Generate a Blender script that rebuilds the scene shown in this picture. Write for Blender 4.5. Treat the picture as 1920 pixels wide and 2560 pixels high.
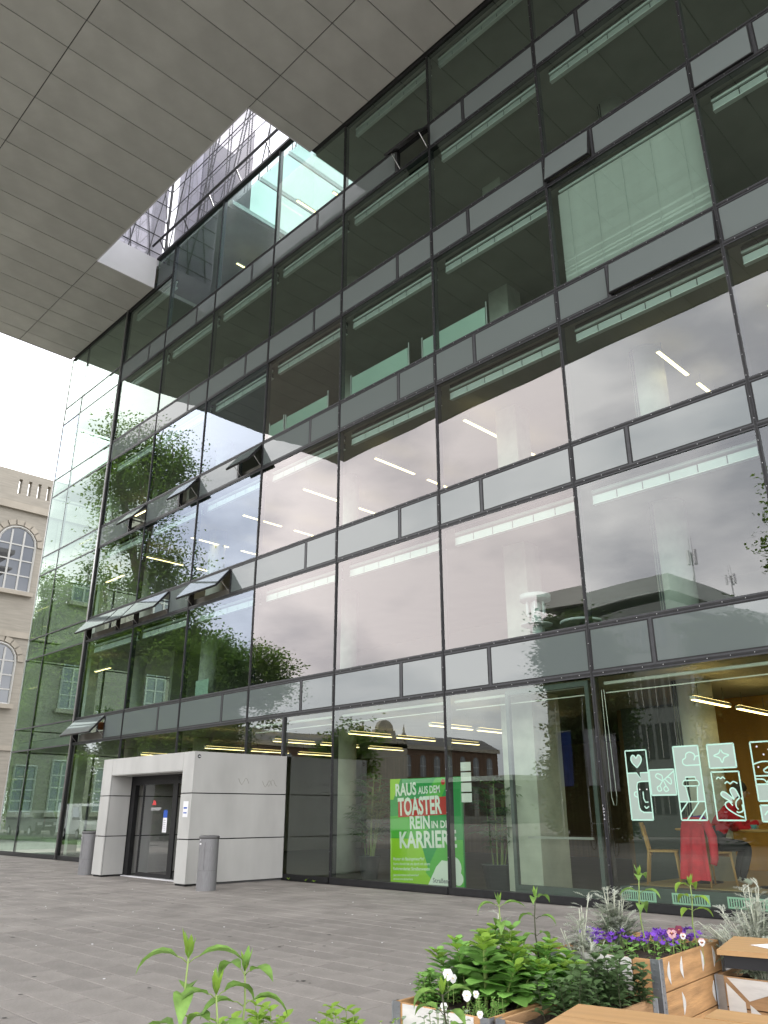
import bpy, bmesh, math, random
from mathutils import Vector, Matrix, Quaternion
random.seed(7)
scene = bpy.context.scene
for o in list(bpy.data.objects): bpy.data.objects.remove(o)
R_ = math.radians
pi = math.pi

# ------------------------------------------------------------------ camera
CAM = Vector((0, -13.05, 1.5))
pit, yaw, rol = R_(20.79), R_(45.435), R_(-0.1045)
fw = Vector((-math.sin(yaw)*math.cos(pit), math.cos(yaw)*math.cos(pit), math.sin(pit)))
rt = fw.cross(Vector((0, 0, 1))).normalized(); up = rt.cross(fw)
rt2 = rt*math.cos(rol)+up*math.sin(rol); up2 = -rt*math.sin(rol)+up*math.cos(rol)
cd = bpy.data.cameras.new('camera'); cam = bpy.data.objects.new('camera', cd)
scene.collection.objects.link(cam); scene.camera = cam
cam.matrix_world = Matrix.Translation(CAM) @ Matrix((rt2, up2, -fw)).transposed().to_4x4()
cd.sensor_fit = 'VERTICAL'; cd.sensor_height = 36; cd.sensor_width = 27
cd.lens = 1982.4/2560*36; cd.clip_start = .05; cd.clip_end = 3000

# ------------------------------------------------------------------ sky, sun, exposure
SUN_EL, SUN_AZ = R_(54), R_(338)
wd = bpy.data.worlds.new('World'); scene.world = wd; wd.use_nodes = True
nt = wd.node_tree; N = nt.nodes; L = nt.links; N.clear()
out = N.new('ShaderNodeOutputWorld'); bg = N.new('ShaderNodeBackground'); bg.inputs[1].default_value = .13
sky = N.new('ShaderNodeTexSky'); sky.sky_type = 'NISHITA'; sky.sun_disc = False
sky.sun_elevation = SUN_EL; sky.sun_rotation = SUN_AZ; sky.dust_density = 2
tc = N.new('ShaderNodeTexCoord')
mp = N.new('ShaderNodeMapping'); mp.inputs['Scale'].default_value = (1, 1, 2.2)
n1 = N.new('ShaderNodeTexNoise'); n1.inputs['Scale'].default_value = 2.6; n1.inputs['Detail'].default_value = 7; n1.inputs['Roughness'].default_value = .55
n2 = N.new('ShaderNodeTexNoise'); n2.inputs['Scale'].default_value = 1.3; n2.inputs['Detail'].default_value = 4
r1 = N.new('ShaderNodeValToRGB')
r1.color_ramp.elements[0].position = .40; r1.color_ramp.elements[0].color = (7.8, 7.9, 8.5, 1)
r1.color_ramp.elements[1].position = .60; r1.color_ramp.elements[1].color = (15.0, 14.7, 14.6, 1)
r2 = N.new('ShaderNodeValToRGB')
r2.color_ramp.elements[0].position = .30; r2.color_ramp.elements[0].color = (.78, .78, .78, 1)
r2.color_ramp.elements[1].position = .42; r2.color_ramp.elements[1].color = (1, 1, 1, 1)
mx = N.new('ShaderNodeMixRGB')
L.new(tc.outputs['Generated'], mp.inputs[0]); L.new(mp.outputs[0], n1.inputs[0]); L.new(mp.outputs[0], n2.inputs[0])
L.new(n1.outputs[0], r1.inputs[0]); L.new(n2.outputs[0], r2.inputs[0]); L.new(r2.outputs[0], mx.inputs[0])
L.new(sky.outputs[0], mx.inputs[1]); L.new(r1.outputs[0], mx.inputs[2])
L.new(mx.outputs[0], bg.inputs[0]); L.new(bg.outputs[0], out.inputs[0])

sl = bpy.data.lights.new('sun', 'SUN'); sl.energy = 3.0; sl.angle = R_(10); sl.color = (1, .96, .9)
so = bpy.data.objects.new('sun', sl); scene.collection.objects.link(so)
sd = Vector((math.sin(SUN_AZ)*math.cos(SUN_EL), math.cos(SUN_AZ)*math.cos(SUN_EL), math.sin(SUN_EL)))
so.rotation_euler = (-sd).to_track_quat('-Z', 'Y').to_euler(); so.location = (0, -40, 60)

vs = scene.view_settings; vs.view_transform = 'Standard'; vs.look = 'None'; vs.gamma = 1; vs.use_curve_mapping = False
vs.exposure = 1.15
cy = scene.cycles; cy.max_bounces = 8; cy.diffuse_bounces = 4; cy.glossy_bounces = 4; cy.transmission_bounces = 4
cy.transparent_max_bounces = 24; cy.sample_clamp_indirect = 6; cy.use_denoising = True; cy.caustics_reflective = False; cy.caustics_refractive = False

# ------------------------------------------------------------------ materials
MATS = {}
def mat(name, col, rough=.7, metal=0, var=.12, nscale=3, bump=0, bscale=40, col2=None, coords='Object', stretch=None, spec=.4, trans=0, orand=0):
    """procedural material: base colour broken up by two noises, optional fine relief"""
    m = bpy.data.materials.new(name); m.use_nodes = True; MATS[name] = m
    t = m.node_tree; b = t.nodes['Principled BSDF']
    b.inputs['Roughness'].default_value = rough; b.inputs['Metallic'].default_value = metal
    b.inputs['Specular IOR Level'].default_value = spec
    co = t.nodes.new('ShaderNodeTexCoord'); mpn = t.nodes.new('ShaderNodeMapping')
    if stretch: mpn.inputs['Scale'].default_value = stretch
    t.links.new(co.outputs[coords], mpn.inputs[0])
    nz = t.nodes.new('ShaderNodeTexNoise'); nz.inputs['Scale'].default_value = nscale; nz.inputs['Detail'].default_value = 6
    t.links.new(mpn.outputs[0], nz.inputs[0])
    rp = t.nodes.new('ShaderNodeValToRGB')
    c2 = col2 or col
    rp.color_ramp.elements[0].position = .32; rp.color_ramp.elements[1].position = .68
    rp.color_ramp.elements[0].color = tuple(max(0, c*(1-var)) for c in col)+(1,)
    rp.color_ramp.elements[1].color = tuple(min(1, c*(1+var)) for c in c2)+(1,)
    t.links.new(nz.outputs[0], rp.inputs[0]); t.links.new(rp.outputs[0], b.inputs['Base Color'])
    if orand:   # no two alike pieces have quite the same tone
        oi = t.nodes.new('ShaderNodeObjectInfo'); mr = t.nodes.new('ShaderNodeMapRange'); mr.inputs[3].default_value = 1-orand; mr.inputs[4].default_value = 1+orand
        hs = t.nodes.new('ShaderNodeHueSaturation'); t.links.new(oi.outputs['Random'], mr.inputs[0]); t.links.new(mr.outputs[0], hs.inputs['Value'])
        t.links.new(rp.outputs[0], hs.inputs['Color']); t.links.new(hs.outputs[0], b.inputs['Base Color'])
    if bump:
        bn = t.nodes.new('ShaderNodeTexNoise'); bn.inputs['Scale'].default_value = bscale; bn.inputs['Detail'].default_value = 4
        t.links.new(mpn.outputs[0], bn.inputs[0])
        bp = t.nodes.new('ShaderNodeBump'); bp.inputs['Strength'].default_value = bump; bp.inputs['Distance'].default_value = .02
        t.links.new(bn.outputs[0], bp.inputs['Height']); t.links.new(bp.outputs[0], b.inputs['Normal'])
    if trans:   # thin leaves and cloth let light through
        tr = t.nodes.new('ShaderNodeBsdfTranslucent'); t.links.new(rp.outputs[0], tr.inputs[0])
        ms = t.nodes.new('ShaderNodeMixShader'); ms.inputs[0].default_value = trans
        o = t.nodes['Material Output']; t.links.new(b.outputs[0], ms.inputs[1]); t.links.new(tr.outputs[0], ms.inputs[2]); t.links.new(ms.outputs[0], o.inputs[0])
    return m
def emit(name, col, s):
    m = bpy.data.materials.new(name); m.use_nodes = True; MATS[name] = m; t = m.node_tree; t.nodes.clear()
    e = t.nodes.new('ShaderNodeEmission'); e.inputs[0].default_value = (*col, 1); e.inputs[1].default_value = s
    o = t.nodes.new('ShaderNodeOutputMaterial'); t.links.new(e.outputs[0], o.inputs[0]); return m
def glass(name, tint, rcol, base, k=1.5, frost=None, frough=0., wave=0.):
    """coated pane: reflects by base + k*fresnel, lets tinted light through (or is frosted grey behind the reflection)"""
    m = bpy.data.materials.new(name); m.use_nodes = True; MATS[name] = m; t = m.node_tree; t.nodes.clear()
    o = t.nodes.new('ShaderNodeOutputMaterial'); mxs = t.nodes.new('ShaderNodeMixShader')
    gl = t.nodes.new('ShaderNodeBsdfGlossy'); gl.inputs[0].default_value = (*rcol, 1); gl.inputs['Roughness'].default_value = frough
    fr = t.nodes.new('ShaderNodeFresnel'); fr.inputs[0].default_value = 1.5
    ge = t.nodes.new('ShaderNodeNewGeometry')
    ma = t.nodes.new('ShaderNodeMath'); ma.operation = 'MULTIPLY_ADD'; ma.inputs[1].default_value = k; ma.inputs[2].default_value = base; ma.use_clamp = True
    # same reflectance from either face of the pane
    fl = t.nodes.new('ShaderNodeVectorMath'); fl.operation = 'SCALE'
    m2 = t.nodes.new('ShaderNodeMath'); m2.operation = 'MULTIPLY_ADD'; m2.inputs[1].default_value = -2; m2.inputs[2].default_value = 1
    t.links.new(ge.outputs['Backfacing'], m2.inputs[0]); t.links.new(ge.outputs['Normal'], fl.inputs[0])
    lw = t.nodes.new('ShaderNodeLayerWeight'); lw.inputs[0].default_value = .5
    pw = t.nodes.new('ShaderNodeMath'); pw.operation = 'POWER'; pw.inputs[1].default_value = 3.3
    t.links.new(lw.outputs['Facing'], pw.inputs[0]); t.links.new(pw.outputs[0], ma.inputs[0])
    t.nodes.remove(fr); t.nodes.remove(fl); t.nodes.remove(m2); t.nodes.remove(ge)
    if wave:
        tcn = t.nodes.new('ShaderNodeTexCoord'); wn = t.nodes.new('ShaderNodeTexNoise'); wn.inputs['Scale'].default_value = .9; wn.inputs['Detail'].default_value = 1
        bp = t.nodes.new('ShaderNodeBump'); bp.inputs['Strength'].default_value = wave; bp.inputs['Distance'].default_value = .02
        t.links.new(tcn.outputs['Object'], wn.inputs[0]); t.links.new(wn.outputs[0], bp.inputs['Height']); t.links.new(bp.outputs[0], gl.inputs['Normal'])
    if frost:
        d = t.nodes.new('ShaderNodeBsdfDiffuse'); d.inputs[0].default_value = (*frost, 1); bas = d.outputs[0]
    else:
        d = t.nodes.new('ShaderNodeBsdfTransparent'); d.inputs[0].default_value = (*tint, 1); bas = d.outputs[0]
    t.links.new(ma.outputs[0], mxs.inputs[0]); t.links.new(bas, mxs.inputs[1]); t.links.new(gl.outputs[0], mxs.inputs[2]); t.links.new(mxs.outputs[0], o.inputs[0])
    return m

GT = (.66, .78, .72)
glass('glass_pink', GT, (1, .935, .93), .125, .95, wave=.018)
glass('glass_neutral', GT, (.96, .97, .97), .125, .95, wave=.018)
glass('glass_blue', GT, (.76, .85, 1), .13, .95, wave=.018)
glass('glass_roof', (.34, .44, .42), (.9, .95, 1), .1, .6)
glass('glass_green', (.66, .78, .72), (.84, .97, .89), .105, .8, wave=.018)
glass('glass_slot', (.66, .88, .80), (.9, .95, 1), .05, .4)
glass('glass_low', (.72, .81, .71), (.92, .98, .95), .115, .9, wave=.012)
glass('glass_frost', GT, (.96, .96, .97), .085, .25, frost=(.135, .158, .154), wave=.006)
glass('glass_door', (.72, .74, .74), (.95, .97, 1), .07, .9)
glass('glass_lattice', (.84, .84, .88), (.95, .93, 1), .10, .6)
glass('glass_far', (.3, .33, .36), (.9, .95, 1), .10, .8, frost=(.05, .052, .055))
glass('glass_screen', (.5, .8, .7), (.9, 1, .95), .06, .5, frost=(.50, .66, .58))
mat('frame_dark', (.045, .046, .05), .42, .3, .15, 8, spec=.5)
mat('frame_black', (.014, .014, .015), .5, .1, .2, 8)
mat('bolt_metal', (.55, .55, .55), .35, .9, .1)
mat('post_metal', (.5, .5, .5), .3, .8, .1)
mat('soffit_panel', (.515, .52, .49), .6, 0, .10, .8, bump=.03, bscale=60, orand=.05)
mat('soffit_joint', (.03, .03, .03), .8)
mat('white_reveal', (.72, .72, .74), .5, 0, .03, 1)
mat('concrete', (.52, .53, .48), .8, 0, .14, 2.2, bump=.15, bscale=25)
mat('ceiling_concrete', (.34, .33, .29), .85, 0, .08, 1.2)
mat('floor_dark', (.10, .10, .10), .45, 0, .15, 2)
mat('wall_inner', (.42, .41, .37), .8, 0, .06, .6)
mat('wall_brown', (.17, .10, .05), .6, 0, .2, 1.5, stretch=(6, 6, .4))
mat('wall_wood', (.50, .235, .04), .5, 0, .14, 1.2, stretch=(3, 3, .3))
mat('parquet', (.42, .30, .15), .45, 0, .15, 3, stretch=(1, 6, 1))
mat('blind_metal', (.52, .55, .53), .4, .3, .05, 2)
mat('blind_slat', (.84, .86, .83), .45, .1, .05, 2)
mat('vest_panel', (.48, .48, .46), .55, 0, .10, 1.6, bump=.02, bscale=80, stretch=(1, 1, .35))
mat('vest_joint', (.02, .02, .02), .8)
mat('bin_metal', (.22, .22, .225), .55, .2, .12, 14, stretch=(8, 8, .6), bump=.05, bscale=60)
mat('bin_dark', (.12, .12, .12), .6)
mat('paper', (.8, .8, .82), .8, 0, .03)
mat('blue_print', (.03, .10, .45), .6)
mat('grey_print', (.25, .25, .3), .8)
mat('red_print', (.6, .06, .06), .6)
mat('paver', (.26, .24, .22), .78, 0, .22, 1.3, bump=.25, bscale=30, orand=.09)
mat('gum', (.075, .07, .065), .9)
mat('joint_sand', (.17, .157, .143), .95, 0, .3, 8)
mat('ground', (.17, .16, .15), .9, 0, .15, .3)
mat('asphalt', (.06, .06, .062), .85, 0, .2, .5)
mat('grass', (.07, .15, .03), .8, 0, .35, 2, trans=.2)
mat('stone', (.285, .265, .225), .85, 0, .10, 1.3, bump=.35, bscale=2.2, stretch=(.6, .6, 6))
mat('stone_trim', (.33, .30, .25), .8, 0, .1, 1)
mat('white_frame', (.42, .42, .40), .5, 0, .04)
mat('brickred', (.115, .07, .05), .9, 0, .2, 1.2)
mat('roof_slate', (.09, .085, .085), .7, 0, .2, .6)
mat('block_grey', (.46, .50, .47), .8, 0, .1, .3)
mat('block_dark', (.16, .17, .165), .5, 0, .15, .4)
mat('bark', (.10, .078, .055), .9, 0, .3, 5, bump=.4, bscale=14)
mat('leaf_tree', (.15, .24, .035), .55, 0, .5, .45, trans=.55)
mat('leaf_tree2', (.14, .24, .04), .55, 0, .45, .5, trans=.55)
mat('leaf_dark', (.07, .12, .03), .5, 0, .5, .6, trans=.4)
mat('van_paint', (.70, .74, .74), .25, 0, .03)
mat('rubber', (.02, .02, .02), .8)
mat('lamp_body', (.6, .58, .5), .4, .4)
emit('lamp_light', (1, .75, .35), 2.9)
emit('lamp_cafe', (1, .68, .26), 7)
emit('lamp_soft', (1, .72, .30), 2.2)
mat('wood_light', (.50, .29, .11), .5, 0, .16, 2.5, stretch=(1, 10, 1), bump=.05, bscale=30)
mat('wood_table', (.42, .25, .11), .42, 0, .09, 1.6, stretch=(.6, 14, 9), bump=.04, bscale=40)
mat('wood_planter', (.50, .285, .125), .75, 0, .28, 2.6, stretch=(1, 1, 7), bump=.2, bscale=18)
mat('wood_weathered', (.40, .24, .12), .8, 0, .3, 2.6, stretch=(1, 1, 7), bump=.25, bscale=18)
mat('white_wash', (.70, .69, .66), .75, 0, .1, 4, bump=.15, bscale=24, stretch=(1, 1, 5))
mat('galvanised', (.34, .36, .38), .38, .75, .16, 9)
mat('soil', (.035, .025, .018), .95, 0, .4, 12, bump=.6, bscale=30)
mat('black_metal', (.02, .02, .022), .45, .2)
mat('pot_dark', (.08, .098, .1), .5, 0, .1)
mat('pot_terracotta', (.42, .16, .06), .7, 0, .1)
mat('leaf_indoor', (.09, .19, .05), .5, 0, .4, 3, trans=.25)
mat('leaf_sedum', (.22, .43, .10), .5, 0, .34, 5, trans=.25)
mat('leaf_lime', (.26, .42, .06), .5, 0, .25, 6, trans=.4)
mat('leaf_sun', (.20, .35, .08), .55, 0, .42, 14, trans=.4)
mat('leaf_mint', (.10, .17, .065), .5, 0, .4, 8, trans=.25)
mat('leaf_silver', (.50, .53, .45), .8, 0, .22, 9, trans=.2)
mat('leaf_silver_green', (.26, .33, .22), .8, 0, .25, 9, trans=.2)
mat('stem_green', (.22, .30, .09), .6, 0, .2, 8)
mat('stem_dark', (.055, .06, .03), .6, 0, .2, 8)
mat('stem_pale', (.52, .54, .44), .7, 0, .2, 8)
mat('petal_purple', (.22, .075, .52), .6, 0, .3, 20, trans=.25)
mat('petal_white', (.85, .85, .84), .6, 0, .04, trans=.25)
mat('petal_pink', (.70, .42, .45), .6, 0, .2, 30, trans=.2)
mat('petal_maroon', (.16, .015, .05), .6, 0, .3, 20)
mat('petal_yellow', (.8, .5, .03), .6)
mat('sticker', (.44, .70, .58), .6, 0, .03)
mat('sticker_fill', (.34, .42, .37), .7, 0, .03)
mat('knit_red', (.52, .01, .025), .85, 0, .15, 30, bump=.2, bscale=120)
mat('coat_red', (.66, .025, .05), .65, 0, .16, 10, bump=.2, bscale=30)
mat('cloth_black', (.015, .015, .018), .8, 0, .2, 10)
mat('lining_purple', (.14, .02, .30), .6)
mat('skin', (.50, .29, .20), .55, 0, .06)
mat('hair_dark', (.03, .02, .015), .6, 0, .2, 30)
mat('shoe_white', (.7, .7, .7), .6)
mat('cup_teal', (.12, .32, .33), .3, 0, .04)
mat('flag_blue', (.03, .08, .35), .8, trans=.2)
mat('flag_white', (.6, .58, .66), .8, trans=.2)
mat('poster_green', (.015, .36, .08), .5, 0, .02)
mat('poster_mid', (.10, .52, .06), .5, 0, .02)
mat('poster_lime', (.36, .70, .02), .5, 0, .02)
mat('poster_red', (.62, .03, .02), .5, 0, .02)
mat('poster_white', (.9, .95, .93), .5, 0, .02)
mat('mauve_wall', (.68, .68, .70), .6, 0, .04)

# ------------------------------------------------------------------ mesh helpers
COL = scene.collection
def link(name, me, parent=None, loc=None, rot=None, m=None):
    o = bpy.data.objects.new(name, me); COL.objects.link(o)
    if parent: o.parent = parent
    if loc is not None: o.location = loc
    if rot is not None: o.rotation_euler = rot
    if m:
        if len(me.materials) == 0: me.materials.append(None)
        o.material_slots[0].link = 'OBJECT'; o.material_slots[0].material = MATS[m]
    return o
def tag(o, label=None, cat=None, group=None, kind=None):
    if label: o['label'] = label
    if cat: o['category'] = cat
    if group: o['group'] = group
    if kind: o['kind'] = kind
    return o
def thing(name, label, cat, loc=(0, 0, 0), rz=0, group=None):
    o = bpy.data.objects.new(name, None); COL.objects.link(o); o.location = loc; o.rotation_euler = (0, 0, rz)
    o.empty_display_size = .2
    return tag(o, label, cat, group)
def copy_tree(o, parent=None):
    c = o.copy(); COL.objects.link(c); c.parent = parent
    for ch in list(o.children): copy_tree(ch, c)
    return c

class MB:
    def __init__(s): s.v = []; s.f = []; s.mi = []; s.cur = 0
    def add(s, vs, fs):
        n = len(s.v); s.v += [tuple(q) for q in vs]
        for q in fs: s.f.append(tuple(i+n for i in q)); s.mi.append(s.cur)
        return s
    def box(s, x0, x1, y0, y1, z0, z1):
        return s.add([(x0, y0, z0), (x1, y0, z0), (x1, y1, z0), (x0, y1, z0), (x0, y0, z1), (x1, y0, z1), (x1, y1, z1), (x0, y1, z1)],
                     [(0, 3, 2, 1), (4, 5, 6, 7), (0, 1, 5, 4), (1, 2, 6, 5), (2, 3, 7, 6), (3, 0, 4, 7)])
    def obox(s, c, sx, sy, sz, rot=None):
        q = MB().box(-sx/2, sx/2, -sy/2, sy/2, -sz/2, sz/2); M = rot or Matrix.Identity(3); c = Vector(c)
        return s.add([c + M @ Vector(p) for p in q.v], q.f)
    def path(s, pts, rad, n=6, cap=True):
        pts = [Vector(p) for p in pts]
        if not isinstance(rad, (list, tuple)): rad = [rad]*len(pts)
        base = len(s.v); prev = None
        for i, p in enumerate(pts):
            d = (pts[min(i+1, len(pts)-1)]-pts[max(i-1, 0)])
            if d.length < 1e-9: d = Vector((0, 0, 1))
            d.normalize()
            if prev is None:
                a = Vector((0, 0, 1)) if abs(d.z) < .9 else Vector((1, 0, 0)); u = d.cross(a).normalized()
            else:
                u = (prev-d*prev.dot(d))
                if u.length < 1e-6: u = d.orthogonal()
                u.normalize()
            prev = u; w = d.cross(u)
            for k in range(n):
                t = 2*pi*k/n; s.v.append(tuple(p+(u*math.cos(t)+w*math.sin(t))*rad[i]))
        for i in range(len(pts)-1):
            for k in range(n):
                a = base+i*n+k; b = base+i*n+(k+1) % n
                s.f.append((a, b, b+n, a+n)); s.mi.append(s.cur)
        if cap:
            s.f.append(tuple(base+k for k in reversed(range(n)))); s.mi.append(s.cur)
            e = base+(len(pts)-1)*n; s.f.append(tuple(e+k for k in range(n))); s.mi.append(s.cur)
        return s
    def lathe(s, prof, c=(0, 0, 0), n=16):
        base = len(s.v)
        for r, z in prof:
            for k in range(n):
                t = 2*pi*k/n; s.v.append((c[0]+r*math.cos(t), c[1]+r*math.sin(t), c[2]+z))
        for i in range(len(prof)-1):
            for k in range(n):
                a = base+i*n+k; b = base+i*n+(k+1) % n; s.f.append((a, b, b+n, a+n)); s.mi.append(s.cur)
        s.f.append(tuple(base+k for k in reversed(range(n)))); s.mi.append(s.cur)
        e = base+(len(prof)-1)*n; s.f.append(tuple(e+k for k in range(n))); s.mi.append(s.cur)
        return s
    def prism(s, poly, a, b, axis='y'):
        """2D polygon (u,w) extruded between a and b along axis"""
        def P(u, w, t): return {'y': (u, t, w), 'x': (t, u, w), 'z': (u, w, t)}[axis]
        n = len(poly); vs = [P(u, w, a) for u, w in poly]+[P(u, w, b) for u, w in poly]
        return s.add(vs, [tuple(range(n)), tuple(range(2*n-1, n-1, -1))]+[(i, (i+n), (i+1) % n+n, (i+1) % n) for i in range(n)])
    def leaf(s, p, d, nrm, length, width, bend=.4, seg=3, shape=(0, .75, 1, .6, 0), cup=.12):
        """bent, slightly folded blade from p along d; nrm is its upper side"""
        p = Vector(p); d = Vector(d).normalized(); nrm = Vector(nrm); nrm = (nrm-d*nrm.dot(d))
        if nrm.length < 1e-5: nrm = d.orthogonal()
        nrm.normalize(); side = d.cross(nrm); base = len(s.v); c = p.copy(); st = length/seg
        for i in range(seg+1):
            t = i/seg; q = t*(len(shape)-1); k = min(int(q), len(shape)-2); w = width*.5*(shape[k]+(shape[k+1]-shape[k])*(q-k))
            s.v += [tuple(c-side*w+nrm*w*cup*2), tuple(c), tuple(c+side*w+nrm*w*cup*2)]
            if i < seg:
                c = c+d*st; rot = Quaternion(side, -bend/seg); d = rot @ d; nrm = rot @ nrm
        for i in range(seg):
            a = base+3*i
            s.f += [(a, a+1, a+4, a+3), (a+1, a+2, a+5, a+4)]; s.mi += [s.cur, s.cur]
        return s
    def mesh(s, name, mats=(), smooth=False):
        me = bpy.data.meshes.new(name); me.from_pydata(s.v, [], s.f)
        for q in mats: me.materials.append(MATS[q])
        if len(mats) > 1: me.polygons.foreach_set('material_index', s.mi)
        if smooth: me.polygons.foreach_set('use_smooth', [len(q) <= 4 for q in s.f])
        me.update(); return me
    def build(s, name, m, parent=None, smooth=False, loc=None, rot=None):
        ms = m if isinstance(m, (list, tuple)) else (m,)
        return link(name, s.mesh(name, ms, smooth), parent, loc, rot)

def arc(cx, cz, r, a0, a1, n):
    return [(cx+r*math.cos(a0+(a1-a0)*i/n), cz+r*math.sin(a0+(a1-a0)*i/n)) for i in range(n+1)]
def text_mesh(body, size, sx=1., bold=0., align='LEFT'):
    cu = bpy.data.curves.new('t', 'FONT'); cu.body = body; cu.size = size; cu.align_x = align; cu.offset = bold; cu.resolution_u = 3
    o = bpy.data.objects.new('t', cu); COL.objects.link(o)
    dg = bpy.context.evaluated_depsgraph_get(); dg.update()
    me = bpy.data.meshes.new_from_object(o.evaluated_get(dg)); bpy.data.objects.remove(o); bpy.data.curves.remove(cu)
    for v in me.vertices: v.co = (v.co.x*sx, 0, v.co.y)
    me.materials.clear(); return me
# ================================================================== ground
tag(MB().add([(-900, -900, -.02), (900, -900, -.02), (900, 900, -.02), (-900, 900, -.02)], [(0, 1, 2, 3)]).build('ground', 'ground'), 'grey paved ground reaching out to the horizon', 'ground', kind='structure')
pav = tag(MB().add([(-37, -19, -.012), (6, -19, -.012), (6, .3, -.012), (-37, .3, -.012)], [(0, 1, 2, 3)]).build('pavement', 'joint_sand'),
          'dark grey slab pavement in front of the glass building', 'pavement', kind='structure')
# pavers .60 x .338, laid in courses along the front; joints sit 8 mm lower
PW, PD, G = .600, .338, .008
def paver_mb(mb, x, y, w, dz=0, sh=-.10):
    b = .004; d = PD-G
    lo = [(x, y), (x+w, y), (x+w+sh*d, y+d), (x+sh*d, y+d)]
    hi = [(x+b, y+b), (x+w-b, y+b), (x+w+sh*d-b, y+d-b), (x+sh*d+b, y+d-b)]
    mb.add([(q[0], q[1], -.03) for q in lo]+[(q[0], q[1], -.004+dz) for q in lo]+[(q[0], q[1], dz) for q in hi],
           [(0, 1, 5, 4), (1, 2, 6, 5), (2, 3, 7, 6), (3, 0, 4, 7), (4, 5, 9, 8), (5, 6, 10, 9), (6, 7, 11, 10), (7, 4, 8, 11), (8, 9, 10, 11)])
def seen(x, y):
    q = Vector((x, y, 0))-CAM; z = q.dot(fw)
    if z < .5: return None
    px = 960+1982.4*q.dot(rt2)/z; py = 1280-1982.4*q.dot(up2)/z
    return (px, py, q.length) if -60 < px < 1980 and py < 2640 else None
cells = []
rr = random.Random(3)
for j in range(0, 56):
    y = -.18-PD*(j+1); off = rr.uniform(0, PW)
    x = -36.5+off
    while x < 5.5:
        w = PW
        s = seen(x+w/2, y+PD/2); cells.append((s[2] if s else 1e3+abs(x)+abs(y), x, y, w-G)); x += w
cells.sort()
far = MB(); shared = {}
for i, (dist, x, y, w) in enumerate(cells):
    dz = rr.uniform(-.0035, .0025)
    if i < 290:
        key = rr.randrange(4)
        if key not in shared:
            mb = MB(); paver_mb(mb, 0, 0, PW-G, 0, -.10); shared[key] = mb.mesh('paver', ('paver',))
        o = link('paver', shared[key], pav, (x, y, dz), (rr.uniform(-.004, .004), rr.uniform(-.004, .004), 0))
    else: paver_mb(far, x, y, w, dz)
tag(far.build('far_pavers', 'paver', pav), kind='stuff')
# litter on the slabs: pale petals and crumbs, one scatter
lit = MB()
for i in range(190):
    x = rr.uniform(-24, -3.5); y = rr.uniform(-11, -.4); s = rr.choice([.005, .006, .008, .012, .02])*rr.uniform(.5, 1.0)
    a = rr.uniform(0, pi); lit.obox((x, y, .004), s*1.5, s, .004, Matrix.Rotation(a, 3, 'Z'))
tag(lit.build('petal_litter', 'paper'), 'tiny pale petals and crumbs scattered over the slabs', 'litter', kind='stuff')

gum = MB()
for i in range(150):
    x = rr.uniform(-26, -3.5); y = rr.uniform(-11, -.4); r = rr.uniform(.012, .03)
    gum.add([(x+r*math.cos(k*pi/4)*rr.uniform(.8, 1.2), y+r*math.sin(k*pi/4)*rr.uniform(.8, 1.2), .0035) for k in range(8)], [tuple(range(8))])
tag(gum.build('gum_spots', 'gum'), 'dark trodden gum spots on the slabs', 'gum', kind='stuff')
# ================================================================== office building
ob = thing('office_building', 'glass fronted office building with grey spandrel bands and overhanging soffit', 'building')
XM = [-4.189-3.6085*i for i in range(-2, 7)]            # mullion lines, right to left; last is the one beside the corner post
XP, XE, XI = -29.56, -35.35, -33.55                       # corner post, glazed corner end, thin mullion between
XR = XM[0]
ZB = [3.885+3.785*k for k in range(5)]; ZT = [b+.885 for b in ZB]; ZS = 22.70
ZB.append(ZS)
SX0, SX1, SY = -27.3, -16.77, -2.64                       # light slot in the soffit
ZSL = 24.2
def part(mb, name, m, parent=ob, smooth=False): return mb.build(name, m, parent, smooth)
bays = [(XM[i+1], XM[i]) for i in range(len(XM)-1)]      # (left, right)
bays.append((XP, XM[-1]))
def in_slot(x): return SX0 < x < SX1
# mullions
for x in XM:
    top = ZSL if in_slot(x) else ZS-.02
    mb = MB().box(x-.03, x+.03, -.022, .15, .0, top)
    o = part(mb, 'mullion', 'frame_dark')
    cap = MB().box(x-.016, x+.016, -.032, -.0225, .0, top); part(cap, 'cover_strip', 'frame_black', o)
    if -16 < x < 0:      # screw heads show on the near ones
        sc = MB(); z = .3
        while z < top: sc.lathe([(.007, 0), (.007, .006)], (0, 0, 0), 6); z += 1e9
        sc = MB(); z = .25
        while z < top:
            sc.obox((x, -.035, z), .011, .006, .011); z += .42
        tag(part(sc, 'screw_heads', 'bolt_metal', o), kind='stuff')
o = part(MB().box(XP-.045, XP+.045, -.035, .16, 0, ZS-.02), 'mullion', 'frame_black')
part(MB().path([(XP-.02, -.075, .0), (XP-.02, -.075, ZS-.02)], .035, 8), 'corner_post', 'post_metal', o, True)
part(MB().box(XI-.02, XI+.02, -.01, .08, 0, ZS-.02), 'mullion', 'frame_dark')
part(MB().box(XE-.02, XE+.04, -.02, .04, 0, ZS-.02), 'mullion', 'post_metal')
part(MB().box(-16.99, -16.92, -.05, .12, .1, ZB[0]-.05), 'mullion', 'frame_dark')
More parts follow.
